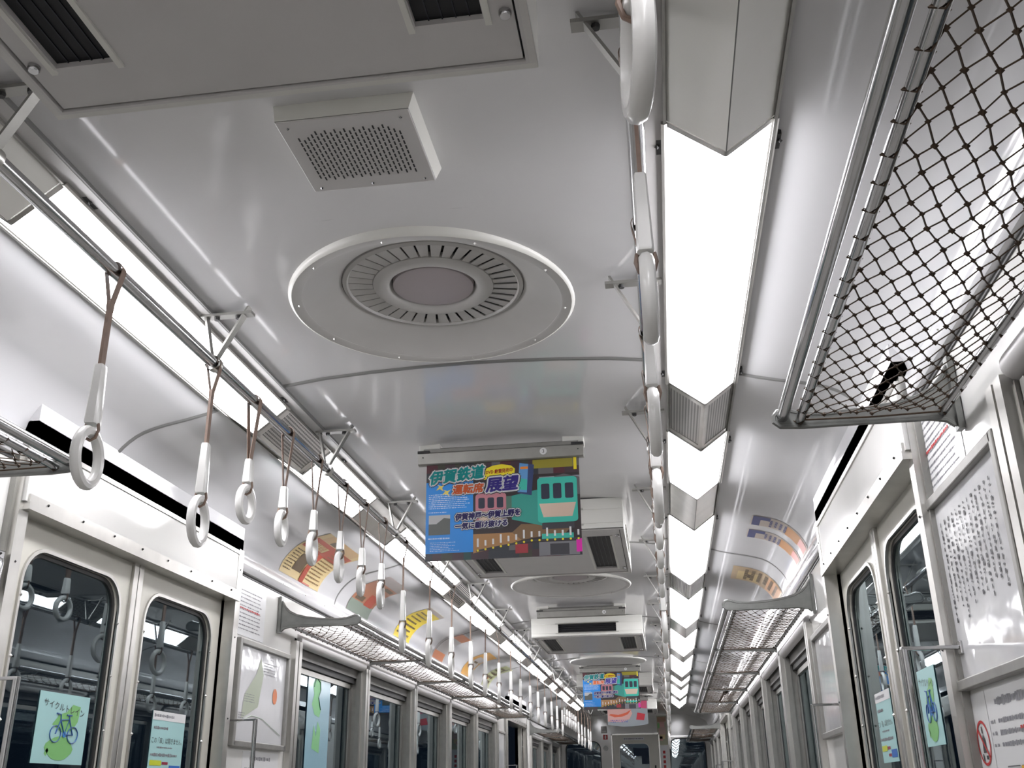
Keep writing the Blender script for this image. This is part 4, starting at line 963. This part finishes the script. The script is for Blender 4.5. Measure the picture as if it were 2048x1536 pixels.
# door-glass posters
aqua = flat('aqua_paper', (.36, .60, .60), .4)
def bicycle_poster(s, ya, yb, label):
    P, o, u_ = paper(s, ya, yb, .105, .306, label, aqua, 1.2645, 'door_poster', 'poster'); W_ = yb-ya; H_ = .201
    c = MB(); c.poly(o, u_, Z, [(W_*(.5+.27*math.cos(2*PI*k/18)*(1+.1*math.sin(5*k))), H_*(.22+.17*math.sin(2*PI*k/18))) for k in range(18)], .0002)
    c.poly(o, u_, Z, [(W_*.30, H_*.55), (W_*.42, H_*.70), (W_*.55, H_*.74), (W_*.66, H_*.86), (W_*.82, H_*.84), (W_*.80, H_*.62), (W_*.70, H_*.48), (W_*.5, H_*.45)], .0002)
    c.poly(o, u_, Z, [(W_*.26, H_*.10), (W_*.30, H_*.18), (W_*.27, H_*.22), (W_*.22, H_*.14)], .0002); c.build('leaf_print', flat('leaf_green', (.20, .48, .16)), P)
    text('サイクルトレイン', 'lettering', M_ink, P, o+u_*(W_*.09)+Z*(H_*.80), (Vector(u_)+Z*-.10).normalized(), Z, H_*.105, .0008, W_*.82)
    c = MB(); O = o+Vector((-s*.0012, 0, 0)); blue = flat('bike_blue', (.04, .12, .35))
    def P_(a, b_): return O+Vector(u_)*(a*W_)+Z*(b_*H_)
    for cx in (.38, .72): c.tube([P_(cx, .42)+Vector(u_)*(.105*W_*math.cos(t))+Z*(.118*H_*math.sin(t)) for t in [2*PI*k/20 for k in range(20)]], .0016, 5, True)
    for pts in (((.38, .42), (.45, .62), (.44, .70), (.36, .71)), ((.45, .62), (.62, .64), (.55, .42), (.45, .62)), ((.55, .42), (.72, .42), (.62, .64), (.61, .69)), ((.56, .70), (.66, .70))):
        c.tube([P_(*p) for p in pts], .0022, 5)
    c.build('bicycle_print', blue, P)
    c = MB(); c.poly(O, u_, Z, [(W_*.55+.009*math.cos(2*PI*k/10), H_*.42+.009*math.sin(2*PI*k/10)) for k in range(10)], .001); c.build('crank_print', flat('bright_blue', (.03, .20, .55)), P)
bicycle_poster(-1, 2.855, 3.13, 'pale aqua bicycle poster inside the left door glass'); bicycle_poster(1, 2.90, 3.10, 'pale aqua poster on the nearer leaf of the right door glass')
def door_notice(s, ya, yb, label):
    P, o, u_ = paper(s, ya, yb, .08, .30, label, aqua, 1.2645, 'door_poster', 'poster'); W_ = yb-ya; H_ = .22
    c = MB(); c.quad(o, u_, Z, 0, W_, H_*.86, H_, .0002); c.build('header_print', M_paper, P)
    c = MB(); lines(c, o, u_, Z, W_*.04, W_*.7, H_*.89, H_*.97, 1, .0004, .6, (.004, .012)); lines(c, o, u_, Z, W_*.06, W_*.5, H_*.70, H_*.78, 1, .0004, .6, (.004, .012)); lines(c, o, u_, Z, W_*.2, W_*.75, H_*.42, H_*.46, 1, .0004, .6, (.003, .01)); lines(c, o, u_, Z, W_*.04, W_*.96, H_*.29, H_*.36, 1, .0004, .7, (.005, .012)); c.build('small_print', M_inkg, P, kind='stuff')
    text('この「扉」は開きません。', 'lettering', M_ink, P, o+u_*(W_*.03)+Z*(H_*.50), u_, Z, H_*.095, .0008, W_*.92)
    c = MB(); c.quad(o, u_, Z, W_*.04, W_*.38, H_*.16, H_*.24, .0004); c.build('colour_print', flat('lime', (.55, .62, .03)), P)
    c = MB(); c.quad(o, u_, Z, W_*.62, W_*.96, H_*.06, H_*.17, .0004); c.build('colour_print', flat('mid_blue', (.03, .15, .50)), P)
    c = MB(); c.quad(o, u_, Z, W_*.40, W_*.58, H_*.18, H_*.22, .0004); c.quad(o, u_, Z, W_*.42, W_*.6, H_*.08, H_*.12, .0004); c.build('colour_print', flat('dark_red', (.30, .02, .05)), P)
door_notice(-1, 3.56, 3.82, 'pale aqua warning notice inside the left door glass, farther leaf'); door_notice(1, 3.50, 3.75, 'pale aqua warning notice on the farther leaf of the right door glass')
# poster on the first left window
P, o, u_ = paper(-1, 5.29, 5.66, .14, .60, 'blue and green poster behind the glass of the first left window', flat('sky_film', (.25, .42, .50), .15), 1.299, 'window_poster', 'poster')
c = MB(); c.poly(o, u_, Z, [(.08, .42), (.12, .47), (.20, .45), (.21, .40), (.17, .36), (.22, .30), (.20, .26), (.12, .27), (.07, .32), (.1, .37)], .0002); c.poly(o, u_, Z, [(.10, .10), (.22, .08), (.23, .2), (.18, .24), (.16, .16), (.12, .22)], .0002); c.build('figure_print', flat('figure_green', (.20, .50, .22)), P)
c = MB(); c.tube([Vector(o)+Vector(u_)*a+Z*b_+X*.001 for a, b_ in ((.09, .41), (.12, .46), (.19, .44), (.20, .40), (.17, .36), (.21, .30))], .003, 4); c.build('outline_print', flat('outline_green', (.01, .10, .06)), P)

# door cock cover, left wall near the first post
K = thing('door_latch_plate', (-1.225, 2.42, .54), 'small chrome latch plate screwed to the left wall beside the first door post', 'latch')
c = MB(); c.box(-1.24, -1.212, 2.462, 2.508, .535, .640); c.build('plate', M_steel, K, bevel=.004)
c = MB(); c.lathe([(.0001, .62), (.012, .615), (.014, .60), (.012, .56), (.0001, .55)], (-1.212, 2.484), 12); c.build('handle', M_steel, K, smooth=True)
c = MB(); [c.octa((-1.211, 2.486, z), .005) for z in (.630, .60, .545)]; c.build('screw', M_gask, K, kind='stuff')

# ------------------------------------------------------------------ far end: door, windows, signs
D = thing('door_%d' % (dn+1), (0, Y1, -1), kind='structure')
inner = rrect(-.265, .215, -.1, .765, .08, 7); b = MB(); ringplate(b, outer_for(inner, -.385, .385, -1.0, .905), inner, lambda p, t: (p[0], t, p[1]), Y1+.02, Y1+.05); b.build('leaf_panel', M_door, D)
o2 = rrect(-.278, .228, -.11, .778, .09, 7); b = MB(); ringplate(b, o2, inner, lambda p, t: (p[0], t, p[1]), Y1+.01, Y1+.022); b.build('window_trim', M_acl, D, smooth=True)
b = MB(); b.extr(inner, lambda p, t: (p[0], t, p[1]), Y1+.034, Y1+.038); b.build('pane', M_glass, D)
b = MB(); b.box(-.405, -.385, Y1-.012, Y1+.03, -1, .925); b.box(.385, .405, Y1-.012, Y1+.03, -1, .925); b.box(-.405, .405, Y1-.012, Y1+.03, .905, .93); b.build('door_frame', M_alu, D)
b = MB(); b.box(-.20, .15, Y1+.01, Y1+.019, .825, .865); b.build('sign_plate', M_paper, D); b = MB(); lines(b, (-.19, Y1+.0095, .83), X, Z, 0, .33, 0, .03, 1, 0, .7, (.012, .03)); b.build('small_print', M_inkg, D, kind='stuff')
b = MB(); b.box(.30, .325, Y1+.0, Y1+.02, .36, .42); b.build('door_lock', M_gask, D)
for i, (a, b_, tp, sx) in enumerate(((-1.20, -.56, .85, 0), (.54, 1.18, .87, 1))):
    wn += 1; W = thing('window_%d' % wn, ((a+b_)/2, Y1, -.3), kind='structure')
    inner = rrect(a+.02, b_-.02, -.28, tp-.03, .13, 7); c = MB(); ringplate(c, outer_for(inner, a, b_, -.3, tp), inner, lambda p, t: (p[0], t, p[1]), Y1+.0, Y1+.05); c.build('window_frame', M_wall, W)
    i2 = rrect(a+.035, b_-.035, -.265, tp-.045, .12, 7); c = MB(); ringplate(c, inner, i2, lambda p, t: (p[0], t, p[1]), Y1-.006, Y1+.03); c.build('window_gasket', M_gask, W, smooth=True)
    c = MB(); c.extr(inner, lambda p, t: (p[0], t, p[1]), Y1+.036, Y1+.04); c.build('pane', M_glass, W)
    c = MB(); c.box(a+.03, b_-.03, Y1-.03, Y1-.015, tp-.01 if sx else tp-.2, tp+.005 if sx else tp-.19) if sx else c.box(a+.1, a+.12, Y1-.01, Y1, .2, .3)
    c.build('blind_rail', M_steel, W)
G = thing('window_guard', (-.87, Y1-.06, .80), 'white ladder-like guard bars above the left window of the end wall', 'guard')
c = MB()
for z in (.83, .95, 1.09): c.tube([(-.96, Y1-.06, z), (-.79, Y1-.06, z)], .008, 6)
for x in (-.94, -.88, -.81): c.tube([(x, Y1-.06, .80), (x, Y1-.06, 1.11)], .007, 6)
for x in (-.95, -.80): c.tube([(x, Y1-.06, .83), (x, Y1+.0, .83)], .006, 6); c.tube([(x, Y1-.06, 1.09), (x, Y1+.0, 1.09)], .006, 6)
c.build('bar_frame', M_plas, G, smooth=True)
S = thing('wall_box', (-.51, Y1, .94), 'small grey box mounted above the red sign on the end wall', 'box'); c = MB(); c.box(-.565, -.465, Y1-.03, Y1, .94, 1.055); c.build('casing', M_aluw, S, bevel=.006); c = MB(); c.box(-.545, -.485, Y1-.033, Y1-.03, .965, 1.035); c.build('face', M_ac, S)
S = thing('safety_sign', (-.5, Y1, .84), 'small red sign with a white symbol left of the end door', 'sign'); c = MB(); c.box(-.535, -.46, Y1-.004, Y1, .84, .92); c.build('plate', M_red, S); c = MB(); c.poly((-.4975, Y1-.0045, .88), X, Z, [(-.010, -.03), (.010, -.03), (.014, -.01), (.012, .02), (0, .03), (-.012, .02), (-.014, -.01)]); c.build('symbol', M_paper, S)
S = thing('alarm_bell', (-.5, Y1-.02, .70), 'round dark buzzer under the red sign on the end wall', 'buzzer'); c = MB()
n = 18
for rr, y0, y1 in ((.042, Y1-.02, Y1), (.022, Y1-.03, Y1-.02)):
    c.extr([(-.5+rr*math.cos(2*PI*k/n), .70+rr*math.sin(2*PI*k/n)) for k in range(n)], lambda p, t: (p[0], t, p[1]), y0, y1)
c.build('casing', M_cast, S, bevel=.003)
S = thing('wall_poster', (.465, Y1, .73), 'tall narrow poster in brown, green and pink right of the end door', 'poster'); c = MB(); c.box(.375, .54, Y1-.003, Y1, .735, 1.20); c.build('sheet', flat('khaki', (.42, .42, .28)), S)
for (a0, a1, b0, b1, m_) in ((.385, .53, 1.10, 1.18, flat('hat_brown', (.35, .20, .12))), (.42, .50, 1.02, 1.10, flat('pink', (0, 0, 0))), (.385, .42, 1.0, 1.08, flat('leaf_green', (0, 0, 0))), (.40, .52, .90, 1.02, flat('blush', (.60, .42, .36))), (.39, .50, .83, .90, flat('cream', (0, 0, 0))), (.40, .46, .80, .87, flat('pink', (0, 0, 0)))):
    c = MB(); c.quad((0, Y1-.0036, 0), X, Z, a0, a1, b0, b1); c.build('colour_print', m_, S)
S = thing('wall_notice', (.46, Y1, .3), 'white vertical notice with red characters right of the end door', 'notice'); c = MB(); c.box(.41, .52, Y1-.003, Y1, .25, .72); c.build('sheet', M_paper, S)
c = MB()
for i in range(5): c.quad((0, Y1-.0036, 0), X, Z, .448, .488, .60-.075*i, .645-.075*i)
c.build('red_print', M_red, S, kind='stuff')
